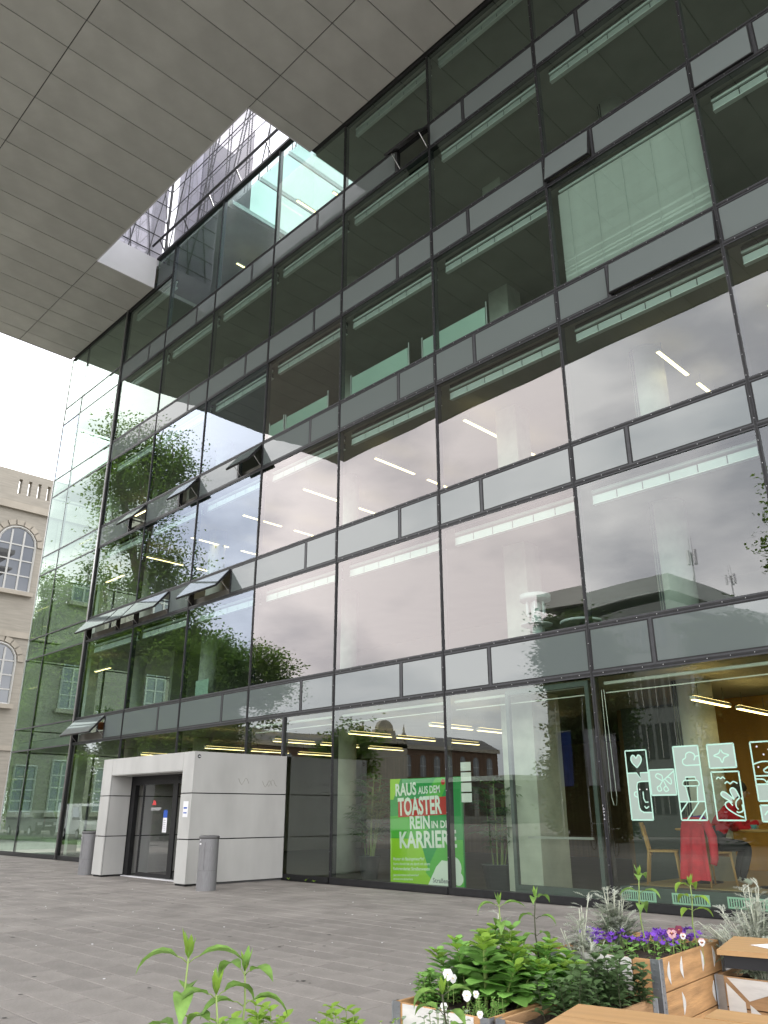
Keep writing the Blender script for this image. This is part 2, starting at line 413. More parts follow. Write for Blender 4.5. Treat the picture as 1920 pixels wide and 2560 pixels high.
# transoms, bay by bay
for k in range(5):
    for z in (ZB[k], ZT[k]):
        for x0, x1 in bays:
            o = part(MB().box(x0+.031, x1-.031, -.020, .14, z-.05, z+.05), 'transom', 'frame_dark')
            part(MB().box(x0+.031, x1-.031, -.030, -.0205, z-.018, z+.018), 'cover_strip', 'frame_black', o)
            if x0 > -16:
                sc = MB(); n = 9
                for i in range(n): sc.obox((x0+.25+i*(x1-x0-.5)/(n-1), -.033, z), .011, .006, .011)
                tag(part(sc, 'screw_heads', 'bolt_metal', o), kind='stuff')
        part(MB().box(XE+.04, XP-.046, -.015, .07, z-.025, z+.025), 'transom', 'frame_dark')
for x0, x1 in bays:
    part(MB().box(x0+.031, x1-.031, -.05, .14, 0, .13), 'base_rail', 'frame_black')
part(MB().box(XE, XP-.046, -.05, .14, 0, .13), 'base_rail', 'frame_black')
for x0, x1 in bays:     # head rail right under the soffit, railing line inside the slot
    if not in_slot((x0+x1)/2): part(MB().box(x0+.031, x1-.031, -.04, .14, ZS-.14, ZS-.02), 'head_rail', 'frame_black')
part(MB().box(XE+.04, XP-.046, -.03, .1, ZS-.10, ZS-.02), 'head_rail', 'frame_black')
# panes: float glass is never quite flat, each bellies out by a few millimetres
pane_cache = {}
def pane_mesh(w, h, s=.0032, n=10):
    key = (round(w, 3), round(h, 3), s)
    if key not in pane_cache:
        mb = MB(); vs = []; fs = []
        for j in range(n+1):
            for i in range(n+1):
                u, q = 2*i/n-1, 2*j/n-1
                vs.append((u*w/2, -s*(1-u**4)*(1-q**4), q*h/2))
        for j in range(n):
            for i in range(n):
                a = j*(n+1)+i; fs.append((a, a+1, a+n+2, a+n+1))
        pane_cache[key] = mb.add(vs, fs).mesh('pane', (), True)
    return pane_cache[key]
pr = random.Random(11)
def pane(x0, x1, z0, z1, m, y=0., s=None):
    return link('pane', pane_mesh(x1-x0, z1-z0, .0032 if s is None else s), ob, ((x0+x1)/2, y, (z0+z1)/2),
                (pr.uniform(-.0036, .0036), 0, pr.uniform(-.0036, .0036)), m)
for bi, (x0, x1) in enumerate(bays):
    for fl in range(6):
        z0 = .13 if fl == 0 else ZT[fl-1]+.05
        z1 = ZB[fl]-.05
        xm = (x0+x1)/2
        if fl == 5 and in_slot(xm): z1 = ZSL-.04
        if fl == 5: z1 = max(z1, z1) - (0 if in_slot(xm) else .09)
        m = 'glass_low' if fl == 0 else ('glass_green' if bi == 8 else 'glass_pink')
        if fl >= 4: m = 'glass_green'
        if bi in (6, 7) and fl in (2, 3) : m = 'glass_blue'
        if bi == 6 and fl == 1: m = 'glass_blue'
        if bi <= 3 and fl in (1, 2) : m = 'glass_neutral' if bi <= 2 else 'glass_pink'
        if bi <= 4 and fl >= 3: m = 'glass_green'
        if bi >= 6 and fl in (0, 1) and m != 'glass_blue': m = 'glass_green' if fl else 'glass_low'
        if fl == 5 and x0 < SX1 < x1:      # bay where the slot begins: two heights
            pane(x0+.031, x1-.031, z0, ZS-.11, m); continue
        if fl == 5 and x0 < SX0 < x1:
            pane(x0+.031, x1-.031, z0, ZS-.11, m); continue
        pane(x0+.031, x1-.031, z0, z1, 'glass_slot' if fl == 5 and in_slot(xm) else m)
# slot: panes above soffit level
xs = [SX0]+[x for x in sorted(XM) if in_slot(x)]+[SX1]
for a, b in ((xs[0], xs[1]), (xs[-2], xs[-1])): pane(a+.03, b-.042, ZS-.09, ZSL-.04, 'glass_slot')
part(MB().box(-22.4, SX1, 4.6, 4.75, ZB[4]+.361, ZSL), 'rear_wall', 'white_reveal')
# glazed corner beyond the post, plus its return wall
for (x0, x1) in ((XE+.04, XI-.021), (XI+.021, XP-.046)):
    for fl in range(6):
        z0 = .13 if fl == 0 else ZT[fl-1]+.03; z1 = ZB[fl]-(.03 if fl < 5 else .1)
        pane(x0, x1, z0, z1, 'glass_blue' if (fl == 4 and x0 < -34) else 'glass_green')
        if fl < 5: pane(x0, x1, ZB[fl]+.03, ZT[fl]-.03, 'glass_green')
def pane_side(y0, y1, z0, z1, m):
    return link('pane', pane_mesh(y1-y0, z1-z0, .002), ob, (XE, (y0+y1)/2, (z0+z1)/2), (0, 0, -pi/2), m)
for y0 in (0, 3.6, 7.2):
    for fl in range(6):
        z0 = .13 if fl == 0 else ZT[fl-1]+.03; z1 = ZB[fl]-.03
        pane_side(y0+.05, y0+3.55, z0, z1, 'glass_green')
        if fl < 5: pane_side(y0+.05, y0+3.55, ZB[fl]+.03, ZT[fl]-.03, 'glass_green')
    part(MB().box(XE-.03, XE+.05, y0+3.56, y0+3.64, 0, ZS), 'mullion', 'frame_dark')
for k in range(5):
    for z in (ZB[k], ZT[k]): part(MB().box(XE-.025, XE+.03, .05, 10.8, z-.025, z+.025), 'transom', 'frame_dark')
# grey vent windows in the bands (wide + narrow in each bay), some tilted open
vent_cache = {}
def vent(x0, x1, k, ang=0.):
    w, h = x1-x0, ZT[k]-ZB[k]-.10; key = round(w, 3)
    if key not in vent_cache:
        f = MB(); b = .026
        f.box(-w/2, w/2, -.012, .05, -b, 0).box(-w/2, w/2, -.012, .05, -h, -h+b).box(-w/2, -w/2+b, -.012, .05, -h+b, -b).box(w/2-b, w/2, -.012, .05, -h+b, -b)
        g = MB(); vs = []; n = 6
        for j in range(n+1):
            for i in range(n+1):
                u, q = 2*i/n-1, 2*j/n-1; vs.append((u*(w/2-b), -.016-.0014*(1-u**4)*(1-q**4), -h/2+q*(h/2-b)))
        g.add(vs, [(j*(n+1)+i, j*(n+1)+i+1, j*(n+1)+i+n+2, j*(n+1)+i+n+1) for j in range(n) for i in range(n)])
        bk = MB().box(-w/2+b, w/2-b, .0, .02, -h+b, -b)
        vent_cache[key] = (f.mesh('vent_window', ('frame_black',)), g.mesh('pane', ('glass_frost',), True), bk.mesh('backing', ('frame_dark',)))
    f, g, bk = vent_cache[key]
    o = link('vent_window', f, ob, ((x0+x1)/2, -.02 if ang else 0, ZT[k]-.05), (-ang if ang else pr.uniform(-.004, .004), 0, 0 if ang else pr.uniform(-.003, .003)))
    link('pane', g, o); link('backing', bk, o)
    if ang > .2:
        st = MB(); c, s_ = math.cos(-ang), math.sin(-ang)
        for e in (-1, 1):
            x = e*(w/2-.06)
            def loc(y, z):    # point fixed to the wall, seen from the tilted leaf
                return (x, y*c+z*s_, -y*s_+z*c)
            st.path([(x, .04, -h*.62), loc(.10, -h*.97)], .009, 5)
        st.build('stay_arm', 'post_metal', o)
    return o
OPEN = {(2, 6, 1): R_(38), (2, 7, 1): R_(38), (2, 8, 1): R_(40), (1, 6, 0): R_(40), (1, 7, 0): R_(40), (1, 8, 0): R_(40), (1, 8, 1): R_(40),
        (0, 8, 0): R_(42), (4, 4, 1): R_(44), (3, 2, 0): R_(9), (2, 2, 1): R_(8), (3, 1, 0): R_(3)}
for k in range(5):
    for bi, (x0, x1) in enumerate(bays):
        fr = .645 if bi >= 4 else .35
        xd = x0+(x1-x0)*fr
        part(MB().box(xd-.03, xd+.03, -.018, .12, ZB[k]+.051, ZT[k]-.051), 'vent_post', 'frame_dark')
        for w_, (a, b) in enumerate(((x0+.034, xd-.033), (xd+.033, x1-.034))):
            vent(a, b, k, OPEN.get((k, bi, w_), 0.))
# floors, ceilings, interior walls and columns
for k in range(5):
    z = ZB[k]
    part(MB().box(XE+.15, XR, .22, 14.3 if k == 0 else 12, z+.06, z+.34), 'floor_slab', 'ceiling_concrete')
    part(MB().box(XE+.15, XR, .24, 12, z+.345, z+.36), 'floor_finish', 'floor_dark')
for a, b, c, d in ((XE+.15, SX0, .2, 12), (SX1, XR, .2, 12), (SX0, -22.4, .2, 12), (-22.4, SX1, 5.5, 12)): part(MB().box(a, b, c, d, ZSL+.02, ZSL+.4), 'roof_slab', 'ceiling_concrete')
part(MB().add([(-22.4, .4, ZSL+.2), (SX1, .4, ZSL+.2), (SX1, 5.5, ZSL+.2), (-22.4, 5.5, ZSL+.2)], [(0, 1, 2, 3)]), 'roof_pane', 'glass_roof')
for i in range(4): part(MB().box(-22.3+i*1.8, -22.24+i*1.8, .4, 5.5, ZSL+.1, ZSL+.3), 'roof_bar', 'post_metal')
for a, b in ((XE+.15, SX0-.06), (SX1+.06, .75)): part(MB().box(a, b, -.0545, .199, ZS+.034, ZS+.35), 'light_leak_closure', 'soffit_joint')  # added unseen strips, block sun leaking between soffit core and ceiling
part(MB().box(XE+.15, SX0, .2, 12, ZS+.03, ZS+.2), 'ceiling', 'ceiling_concrete')
part(MB().box(SX1, XR, .2, 12, ZS+.03, ZS+.2), 'ceiling', 'ceiling_concrete')
part(MB().box(XE, XR, .2, 16, -.01, .004), 'floor_finish', 'floor_dark')
for k in range(1, 6):
    z0, z1 = ZB[k-1]+.36, ZB[k]+.05
    part(MB().box(-29, XR, 9, 9.2, z0, z1), 'rear_wall', 'wall_inner')
    part(MB().box(-29.2, -29.0, 3.5, 9.2, z0, z1), 'side_wall', 'wall_inner')
part(MB().box(-29, -10.6, 14, 14.2, 0, ZB[0]+.05), 'rear_wall', 'wall_brown')
part(MB().box(-29.2, -29, 4.5, 14, 0, ZB[0]+.05), 'side_wall', 'wall_inner')
part(MB().box(-8.7, XR, 5.5, 5.7, 0, ZB[0]+.05), 'wood_wall', 'wall_wood')
part(MB().box(-10.39, -8.71, 5.52, 5.7, 0, ZB[0]+.05), 'rear_wall', 'pot_dark')
part(MB().box(-10.6, -10.4, 5.7, 14, 0, ZB[0]+.05), 'side_wall', 'wall_brown')
part(MB().box(XR, XR+.2, .2, 12, 0, ZSL), 'side_wall', 'wall_inner')
for (x, k0) in ((-17.35, 0), (-24.8, 0)):
    for k in range(k0, 6):
        z0 = 0 if k == 0 else ZB[k-1]+.36
        part(MB().lathe([(.31, z0), (.31, ZB[k]+.05 if k < 5 else ZS+.02)], (x, 2.5, 0), 20), 'column', 'concrete', smooth=True)
for k in range(6):
    z0 = 0 if k == 0 else ZB[k-1]+.36; z1 = ZB[k]+.05
    part(MB().lathe([(.38, z0), (.38, z1)], (-7.1, 2.5, 0), 24), 'column', 'concrete', smooth=True)
    c = part(MB().box(-11.35 if k else -10.85, -10.7 if k else -10.02, 2.3 if k else 1.2, 2.9 if k else 2.2, z0, z1), 'pillar', 'concrete')
    part(MB().path([(-7.33, 2.19, z0), (-7.33, 2.19, z1)], .018, 6).path([(-7.26, 2.15, z0), (-7.26, 2.15, z1)], .018, 6), 'cable_pipe', 'frame_dark')
part(MB().box(-33.3, -32.9, 1.8, 2.2, 0, ZS), 'pillar', 'concrete')
part(MB().lathe([(.28, 0), (.28, ZS)], (-31.2, 3.2, 0), 20), 'column', 'concrete', smooth=True)
# wooden cupboards and doors deep in the upper rooms
for (x, y, w, k, m) in ((-14.2, 3.2, .9, 5, 'wall_brown'), (-20.6, 3.2, .8, 4, 'wall_brown'), (-9.6, 3.4, 1.6, 4, 'wall_brown'), (-9.2, 3.4, 1.4, 3, 'wall_brown'),
                        (-13.0, 6.0, 2.0, 4, 'wall_brown'), (-5.4, 5.5, 2.4, 2, 'wall_wood'), (-22.8, 5.0, 2.2, 2, 'wall_wood'), (-6.8, 6.5, 3, 1, 'wall_inner')):
    z0 = ZB[k-1]+.361
    part(MB().box(x, x+w, y, y+.12, z0, z0+2.6), 'partition', m)
# cafe platform with grilles below the glass, and glazed side door
part(MB().box(-7.75, XR, .5, 5.4, .004, .35), 'platform', 'parquet')
part(MB().box(-7.75, XR, .17, .49, .004, .345), 'plinth_panel', 'pot_dark')
gx = -7.72
for i in range(6):
    g = part(MB().box(gx, gx+.62, .155, .168, .13, .29), 'air_grille', 'sticker')
    part(MB().box(gx+.03, gx+.59, .1535, .1545, .155, .265), 'grille_opening', 'pot_dark', g)
    bars = MB()
    for j in range(14): bars.box(gx+.05+j*.04, gx+.068+j*.04, .150, .153, .156, .264)
    part(bars, 'grille_bars', 'sticker', g); gx += .90
dz1 = 2.45
d = part(MB().box(-9.85, -9.77, .05, .13, .13, 3.80).box(-8.02, -7.94, .05, .13, .13, 3.80).box(-9.77, -8.02, .05, .13, .13, .26).box(-9.77, -8.02, .05, .13, 3.70, 3.80), 'door', 'pot_dark')
part(MB().box(-9.6, -8.2, .2, .23, 1.05, 1.09), 'push_bar', 'post_metal', d)
# raised blinds: roller tube and slat pack with paler lower lip at the head of every pane
def blind_mesh(w):
    mb = MB(); mb.cur = 0
    n = max(4, int(round(w/.58))); seg = w/n
    for i in range(n): mb.box(-w/2+i*seg+.012, -w/2+(i+1)*seg-.012, .0, .09, -.36, -.20)
    mb.path([(-w/2, .03, -.10), (w/2, .03, -.10)], .042, 8)
    mb.cur = 1
    mb.box(-w/2, w/2, .012, .08, -.352, -.205).box(-w/2, w/2, .02, .1, -.10, .04)
    mb.cur = 2; mb.box(-w/2, w/2, -.006, .1, -.376, -.362)
    return mb.mesh('blind_box', ('blind_metal', 'frame_black', 'blind_slat'))
bm_ = {}
for bi, (x0, x1) in enumerate(bays):
    for fl in range(6):
        if fl == 5 and in_slot((x0+x1)/2): continue
        if fl == 0 and bi > 5: continue
        w = x1-x0-.34
        if round(w, 2) not in bm_: bm_[round(w, 2)] = blind_mesh(w)
        if fl == 0:
            xa, xb = x0+.12, x1-.08; zz = ZB[0]-.16
            gb_ = part(MB().path([(xa, .2, zz), (xb, .2, zz)], .032, 8), 'blind_tube', 'blind_slat')
            rl = MB().path([(xa, .22, zz-.17), (xb, .22, zz-.17)], .011, 6)
            part(rl, 'bottom_rail', 'blind_slat', gb_)
            continue
        if (bi, fl) == (2, 3): continue
        link('blind_box', bm_[round(w, 2)], ob, ((x0+x1)/2+.05, .26, ZB[fl]-(.05 if fl < 5 else .12)))
# the one lowered blind: single slats on cords
x0, x1 = bays[2]
bl = part(MB().path([(x0+.2, .24, ZB[3]-.12), (x1-.12, .24, ZB[3]-.12)], .045, 8), 'lowered_blind', 'blind_metal')
sm = MB().box(-(x1-x0-.24)/2, (x1-x0-.24)/2, -.024, .024, -.0012, .0012).mesh('slat', ('blind_slat',))
z = ZB[3]-.22; i = 0; br = random.Random(5)
while z > ZT[2]+.06:
    tilt = -.72+br.uniform(-.04, .04)
    sag = br.uniform(-.001, .001)
    if i in (40, 44, 46, 49): sag = br.choice([-.012, .010, .006]); tilt -= .25
    link('slat', sm, bl, ((x0+x1)/2+.03, .24, z), (tilt, sag, 0)); z -= .047; i += 1
co = MB()
for t in (.1, .3, .5, .7, .9): co.box(x0+.1+(x1-x0-.2)*t-.004, x0+.1+(x1-x0-.2)*t+.004, .205, .211, ZT[2]+.05, ZB[3]-.15)
co.build('cords', 'blind_metal', bl)

xf = XM[3]
part(MB().path([(xf+.10, .10, 3.6), (xf+.10, .10, 1.75), (xf+.13, .10, 1.62), (xf+.18, .10, 1.62), (xf+.20, .10, 1.75), (xf+.15, .10, 3.6)], .005, 5), 'blind_chain', 'bolt_metal')
sg = MB(); gq_ = random.Random(31)
for i in range(5):
    z = 1.62-i*.055; sg.path([(xf+gq_.uniform(-.02, .02), -.0345, z+gq_.uniform(-.02, .02)) for _ in range(5)], .0035, 4)
part(sg, 'scribble', 'paper')
# ------------------------------------------------------------------ soffit with light slot
JX0, JD = -12.64, 1.2125
ed = [XE]+[x for x in [JX0+JD*k for k in range(-30, 20)] if XE+.3 < x < .6]+[.75]
rows = [(-2.65, -.06), (-7.72, -2.65), (-12.79, -7.72), (-17.86, -12.79)]
sp_cache = {}
def panel(x0, x1, y0, y1):
    w, h = round(x1-x0-.030, 3), round(y1-y0-.030, 3)
    if (w, h) not in sp_cache: sp_cache[(w, h)] = MB().box(-w/2, w/2, -h/2, h/2, 0, .03).mesh('soffit_panel', ('soffit_panel',))
    link('soffit_panel', sp_cache[(w, h)], ob, ((x0+x1)/2, (y0+y1)/2, ZS+pr.uniform(-.002, .002)), (pr.uniform(-.001, .001), pr.uniform(-.001, .001), 0))
for r, (y0, y1) in enumerate(rows):
    for a, b in zip(ed, ed[1:]):
        if r == 0:
            if a >= SX0 and b <= SX1: continue
            if a < SX0 < b: b = SX0
            elif a < SX1 < b: a = SX1
        panel(a, b, y0, y1)
sb = MB().box(XE, .75, -17.86, SY-.06, ZS+.032, ZS+1.3).box(XE, SX0-.06, SY-.06, -.055, ZS+.032, ZS+1.3).box(SX1+.06, .75, SY-.06, -.055, ZS+.032, ZS+1.3)
part(sb, 'soffit_core', 'soffit_joint')
part(MB().box(XE-.03, .78, -17.92, -17.865, ZS-.02, ZS+1.5).box(XE-.04, XE-.005, -17.86, -.07, ZS-.02, ZS+1.5), 'fascia', 'soffit_panel')
# slot reveals
part(MB().box(SX0-.055, SX0-.002, SY, -.07, ZS-.005, ZSL), 'slot_reveal', 'white_reveal')
part(MB().box(SX1+.002, SX1+.055, SY, -.07, ZS-.005, ZSL), 'slot_reveal', 'white_reveal')
part(MB().box(SX0, SX1, SY-.055, SY-.002, ZS-.005, ZSL), 'slot_reveal', 'white_reveal')
# railing line and glass lattice rising above the slot
part(MB().box(SX0, SX1, -.09, .12, ZSL-.03, ZSL+.07), 'parapet_rail', 'frame_dark')
part(MB().path([(SX0, -.35, ZSL+.55), (SX1, -.35, ZSL+.55)], .05, 8), 'handrail', 'frame_dark')
for i in range(6):
    x = SX0+.6+i*1.9; part(MB().path([(x, -.02, ZSL), (x, -.35, ZSL+.55)], .03, 6), 'rail_bracket', 'frame_dark')
zt = 31.5
def lat(pa, pb, r=.035): part(MB().path([pa, pb], r*.6, 5), 'lattice_bar', 'frame_dark')
for i in range(6): lat((SX0, .3, ZSL+.5+i*1.15), (SX1, .3, ZSL+.5+i*1.15))
for i in range(8):
    x = SX0+i*1.5; lat((x, .3, ZSL), (x, .3, zt), .04)
for i in range(5):
    x = SX0+i*2.3; lat((x, .3, ZSL), (x+1.9, .3, zt), .045)
for i in range(6): lat((SX0, SY, ZSL+.3+i*.9), (SX0, .3, ZSL+.3+i*.9), .045)
for i in range(3):
    y = SY+.3+i*.9; lat((SX0, y, ZSL), (SX0, y+1.0, zt), .04); lat((SX0, y+1.0, ZSL), (SX0, y, zt), .04)
lat((SX0, .25, ZSL), (SX0, .25, zt), .1)
part(MB().add([(SX0, .36, ZSL), (SX1, .36, ZSL), (SX1, .36, zt), (SX0, .36, zt)], [(0, 1, 2, 3)]), 'pane', 'glass_lattice')
part(MB().add([(SX0-.06, SY, ZSL), (SX0-.06, .3, ZSL), (SX0-.06, .3, zt), (SX0-.06, SY, zt)], [(0, 1, 2, 3)]), 'pane', 'glass_lattice')
part(MB().box(SX0, SX1, SY-.4, SY-.06, ZS+1.31, 33), 'upper_wall', 'mauve_wall')
part(MB().box(SX0-.1, -25.2, .62, 3, ZSL+.41, 33), 'penthouse_wall', 'mauve_wall')
part(MB().box(SX0-.6, SX0-.4, SY-.3, .3, ZSL, 33), 'penthouse_wall', 'mauve_wall')
part(MB().box(-25.19, -25.05, .5, 3, ZSL+.41, 33.2), 'penthouse_edge', 'frame_dark')
# ================================================================== entrance vestibule
ORD = ['first', 'second', 'third', 'fourth', 'fifth', 'sixth', 'seventh', 'eighth', 'ninth', 'tenth', 'eleventh', 'twelfth']
ve = thing('entrance_vestibule', 'pale grey panelled entrance vestibule with glass sliding door in front of the facade', 'entrance', (-18.95, -1.4, 0))
VX0, VX1, VY, VH = -2.25, 2.25, -1.35, 2.85           # local: x -21.2..-16.7, front at -2.75
DY_ = VY+.62
ZJ = [.035, .955, 1.935, VH]
JG = .012
def vpart(mb, n, m, p=ve): return mb.build(n, m, p)
vpart(MB().box(VX0+.04, VX1-.04, VY+.65, 1.33, .0, .03), 'floor', 'floor_dark')
for i in range(3):
    z0, z1 = ZJ[i]+JG, ZJ[i+1]-(JG if i < 2 else 0)
    vpart(MB().box(VX1-.05, VX1, VY+.03, 1.33, z0, z1), 'wall_panel', 'vest_panel')
    vpart(MB().box(VX0, VX0+.05, VY+.03, 1.33, z0, z1), 'wall_panel', 'vest_panel')
    for (a, b) in ((VX0+.002, VX0+.50), (VX1-.47, VX1-.002)):
        vpart(MB().box(a, b, VY, VY+.028, z0, z1), 'front_panel', 'vest_panel')
    vpart(MB().box(VX0+.47, VX0+.50, VY+.04, VY+.60, z0, z1 if i < 2 else 2.43), 'jamb_panel', 'vest_panel')
    vpart(MB().box(VX1-.50, VX1-.472, VY+.04, VY+.60, z0, z1 if i < 2 else 2.43), 'jamb_panel', 'vest_panel')
vpart(MB().box(VX0+.512, VX1-.482, VY, VY+.028, 2.44, VH), 'lintel_panel', 'vest_panel')
vpart(MB().box(VX0+.51, VX1-.51, VY+.03, VY+.64, 2.42, 2.46), 'soffit', 'vest_panel')
vpart(MB().box(VX0+.03, VX1-.03, VY+.03, 1.33, VH-.03, VH-.005), 'roof', 'vest_panel')
for a, b in ((VX0+.055, VX0+.465), (VX1-.465, VX1-.055)): vpart(MB().box(a, b, VY+.032, 1.33, .0, VH-.04), 'core', 'vest_joint')
for i in range(3):
    vpart(MB().box(VX0+.47, VX0+.50, DY_+.2, 1.3, ZJ[i]+JG, (ZJ[i+1]-JG) if i < 2 else 2.43), 'inner_panel', 'vest_panel')
# door: fixed leaf, sliding leaf, black frame, threshold
DY = VY+.62
vpart(MB().box(VX0+.505, VX0+.70, DY, DY+.12, .03, 2.42).box(VX1-.58, VX1-.505, DY, DY+.12, .03, 2.42).box(VX0+.70, VX1-.58, DY, DY+.14, 2.2, 2.42), 'door_frame', 'frame_black')
lf = vpart(MB().box(-1.15, -1.10, DY+.02, DY+.06, .04, 2.2).box(.33, .55, DY+.02, DY+.06, .04, 2.2).box(-1.1, .33, DY+.02, DY+.06, .04, .12), 'sliding_door', 'frame_black')
vpart(MB().add([(-1.1, DY+.03, .12), (.33, DY+.03, .12), (.33, DY+.03, 2.2), (-1.1, DY+.03, 2.2)], [(0, 1, 2, 3)]), 'pane', 'glass_door', lf)
lf2 = vpart(MB().box(.72, .80, DY+.08, DY+.12, .04, 2.2).box(1.62, 1.665, DY+.08, DY+.12, .04, 2.2), 'sliding_door', 'frame_black')
for i in range(3):
    vpart(MB().box(VX1-.62, VX1-.585, DY+.2, 1.3, ZJ[i]+JG, ZJ[i+1]-JG), 'inner_panel', 'vest_panel')
vpart(MB().box(VX0+.5, VX1-.5, VY+.55, DY+.14, .0, .022), 'threshold', 'white_reveal')
vpart(MB().path([(.65, VY+.60, 2.33), (.95, VY+.60, 2.33)], .05, 8), 'motion_sensor', 'frame_black')
nt_ = vpart(MB().box(-.02, .17, DY+.017, DY+.019, 1.06, 1.40), 'door_notice', 'paper')
vpart(MB().box(-.02, .17, DY+.0155, DY+.0165, 1.40, 1.58), 'notice_head', 'blue_print', nt_)
ln = MB()
for i in range(6): ln.box(.01, .12, DY+.0155, DY+.0165, 1.11+i*.045, 1.12+i*.045)
vpart(ln, 'print_lines', 'grey_print', nt_)
vpart(MB().prism([(-.62, 1.70), (-.42, 1.70), (-.46, 1.80), (-.56, 1.82)], DY+.0155, DY+.017, 'y'), 'door_emblem', 'red_print')
vpart(MB().box(-.66, -.16, DY+.0155, DY+.017, 1.62, 1.635).box(-.66, -.2, DY+.0155, DY+.017, 1.58, 1.592), 'door_lettering', 'paper')
# sheet of paper on the right jamb with blue lines, round intercom on the flank
nn = vpart(MB().box(1.93, 2.14, VY-.004, VY-.001, 1.42, 1.76), 'paper_notice', 'paper')
vpart(MB().box(1.96, 2.1, VY-.0055, VY-.0045, 1.60, 1.635).box(1.96, 2.1, VY-.0055, VY-.0045, 1.50, 1.525), 'print_lines', 'blue_print', nn)
ic = vpart(MB().add([(VX1+.004, VY+.12+.045*math.cos(2*pi*i/16), 2.74+.045*math.sin(2*pi*i/16)) for i in range(16)], [tuple(range(16))]), 'round_sticker', 'frame_black')
vpart(MB().box(VX1+.005, VX1+.007, VY+.10, VY+.15, 2.73, 2.75), 'sticker_mark', 'paper', ic)
mk = MB(); mr_ = random.Random(4)
for (y, z) in ((.25, 2.22), (.95, 2.18), (1.1, 2.2)):
    mk.path([(VX1+.001, y-.35+i*.05, z+.08*math.sin(i*1.3+y*9)) for i in range(7)], .004, 4)
vpart(mk, 'glue_marks', 'stone')
# ================================================================== litter bins
def make_bin(label, x, y, rz):
    b = thing('litter_bin', label, 'bin', (x, y, 0), rz, 'litter bins beside the entrance')
    MB().lathe([(.205, 0), (.205, .38)], n=44).build('foot', 'bin_metal', b); MB().lathe([(.2, .38), (.2, .385)], n=32).build('seam', 'bin_dark', b, True); MB().lathe([(.205, .385), (.205, 1.0)], n=44).build('body', 'bin_metal', b)
    MB().lathe([(.19, 1.0), (.215, 1.005), (.215, 1.045), (.19, 1.06), (.10, 1.045), (.0, 1.04)], n=28).build('rim', 'bin_dark', b, True)
    MB().box(-.004, .004, -.2085, -.19, .40, .93).build('door_seam', 'bin_dark', b)
    MB().obox((-.12, -.168, .90), .05, .008, .03, Matrix.Rotation(-.6, 3, 'Z')).obox((-.13, -.162, .975), .03, .008, .02, Matrix.Rotation(-.65, 3, 'Z')).build('labels', 'paper', b)
    return b
make_bin('steel litter bin with sticker marks in front of the vestibule flank', -15.62, -2.90, .6)
make_bin('steel litter bin half hidden behind the far jamb of the vestibule', -21.78, -2.62, .2)

# ================================================================== lamps inside
def lamp(label, x, y0, y1, z, along='y', grp='lit ceiling lamps', lm='lamp_light', um='lamp_soft'):
    l = thing('ceiling_lamp', label, 'lamp', (x, (y0+y1)/2, z), 0 if along == 'y' else pi/2, grp)
    h = (y1-y0)/2
    MB().box(-.05, .05, -h, h, .0, .06).build('housing', 'lamp_body', l)
    MB().box(-.038, .038, -h+.02, h-.02, -.012, -.001).build('tube_light', lm, l)
    MB().box(-.03, .03, -h+.05, h-.05, .061, .068).build('uplight', um, l)
    MB().path([(0, -h*.7, .06), (0, -h*.7, .33)], .006, 4).path([(0, h*.7, .06), (0, h*.7, .33)], .006, 4).build('hanger', 'frame_dark', l)
    return l
for i, x in enumerate((-27.8, -24.55, -21.28, -18.05, -14.83, -11.54, -6.48, -4.08)):
    lamp('lit strip lamp close behind the third storey glass, %s row from the steel corner post' % ORD[i], x, 1.2 if i < 6 else 1.75, 2.85 if i < 6 else 3.2, 10.95)
    lamp('lit strip lamp deeper in the third storey room, %s row from the steel corner post' % ORD[i], x, 3.4 if i < 6 else 3.7, 4.9, 10.95)
gi = 0
for i, x in enumerate((-25.5, -21.6, -18.2, -15.12, -12.4)):
    for j, y in enumerate((.6, 2.3, 4.2)):
        lamp('lobby strip lamp, %s row from corner post, %s from glass' % (ORD[i], ORD[j]), x, y, y+1.5, 3.35, grp='lobby ceiling lamps')
lamp('lit strip lamp over the seated person in the cafe', -6.28, 2.58, 4.1, 3.35, grp='cafe ceiling lamps', lm='lamp_cafe', um='lamp_cafe')
lamp('lit strip lamp over the cafe beside the wooden wall', -4.3, 2.58, 4.1, 3.35, grp='cafe ceiling lamps', lm='lamp_cafe', um='lamp_cafe')
lamp('lit strip lamp over the cafe nearest the seated person', -6.28, .7, 2.2, 3.35, grp='cafe ceiling lamps', lm='lamp_cafe', um='lamp_cafe')
lamp('lit strip lamp in the glazed corner on the third storey', -31.6, 1.0, 2.6, 10.95, 'x')
lamp('lit strip lamp in the glazed corner on the second storey', -31.9, 1.2, 2.6, 7.1, 'x')
lamp('lit strip lamp in the glazed corner on the fourth storey', -32.4, 2.4, 3.9, 14.6, 'x')
for i, (x, y) in enumerate(((-24.2, 2.0), (-21.8, 2.4), (-19.5, 1.5), (-18.2, 2.2), (-20.6, 4.2), (-23, 4.4))):
    lamp('lit strip lamp behind the top glass under the light slot, %s from the white reveal' % ORD[i], x, y, y+1.2, 23.4, grp='lamps behind the slot glass')

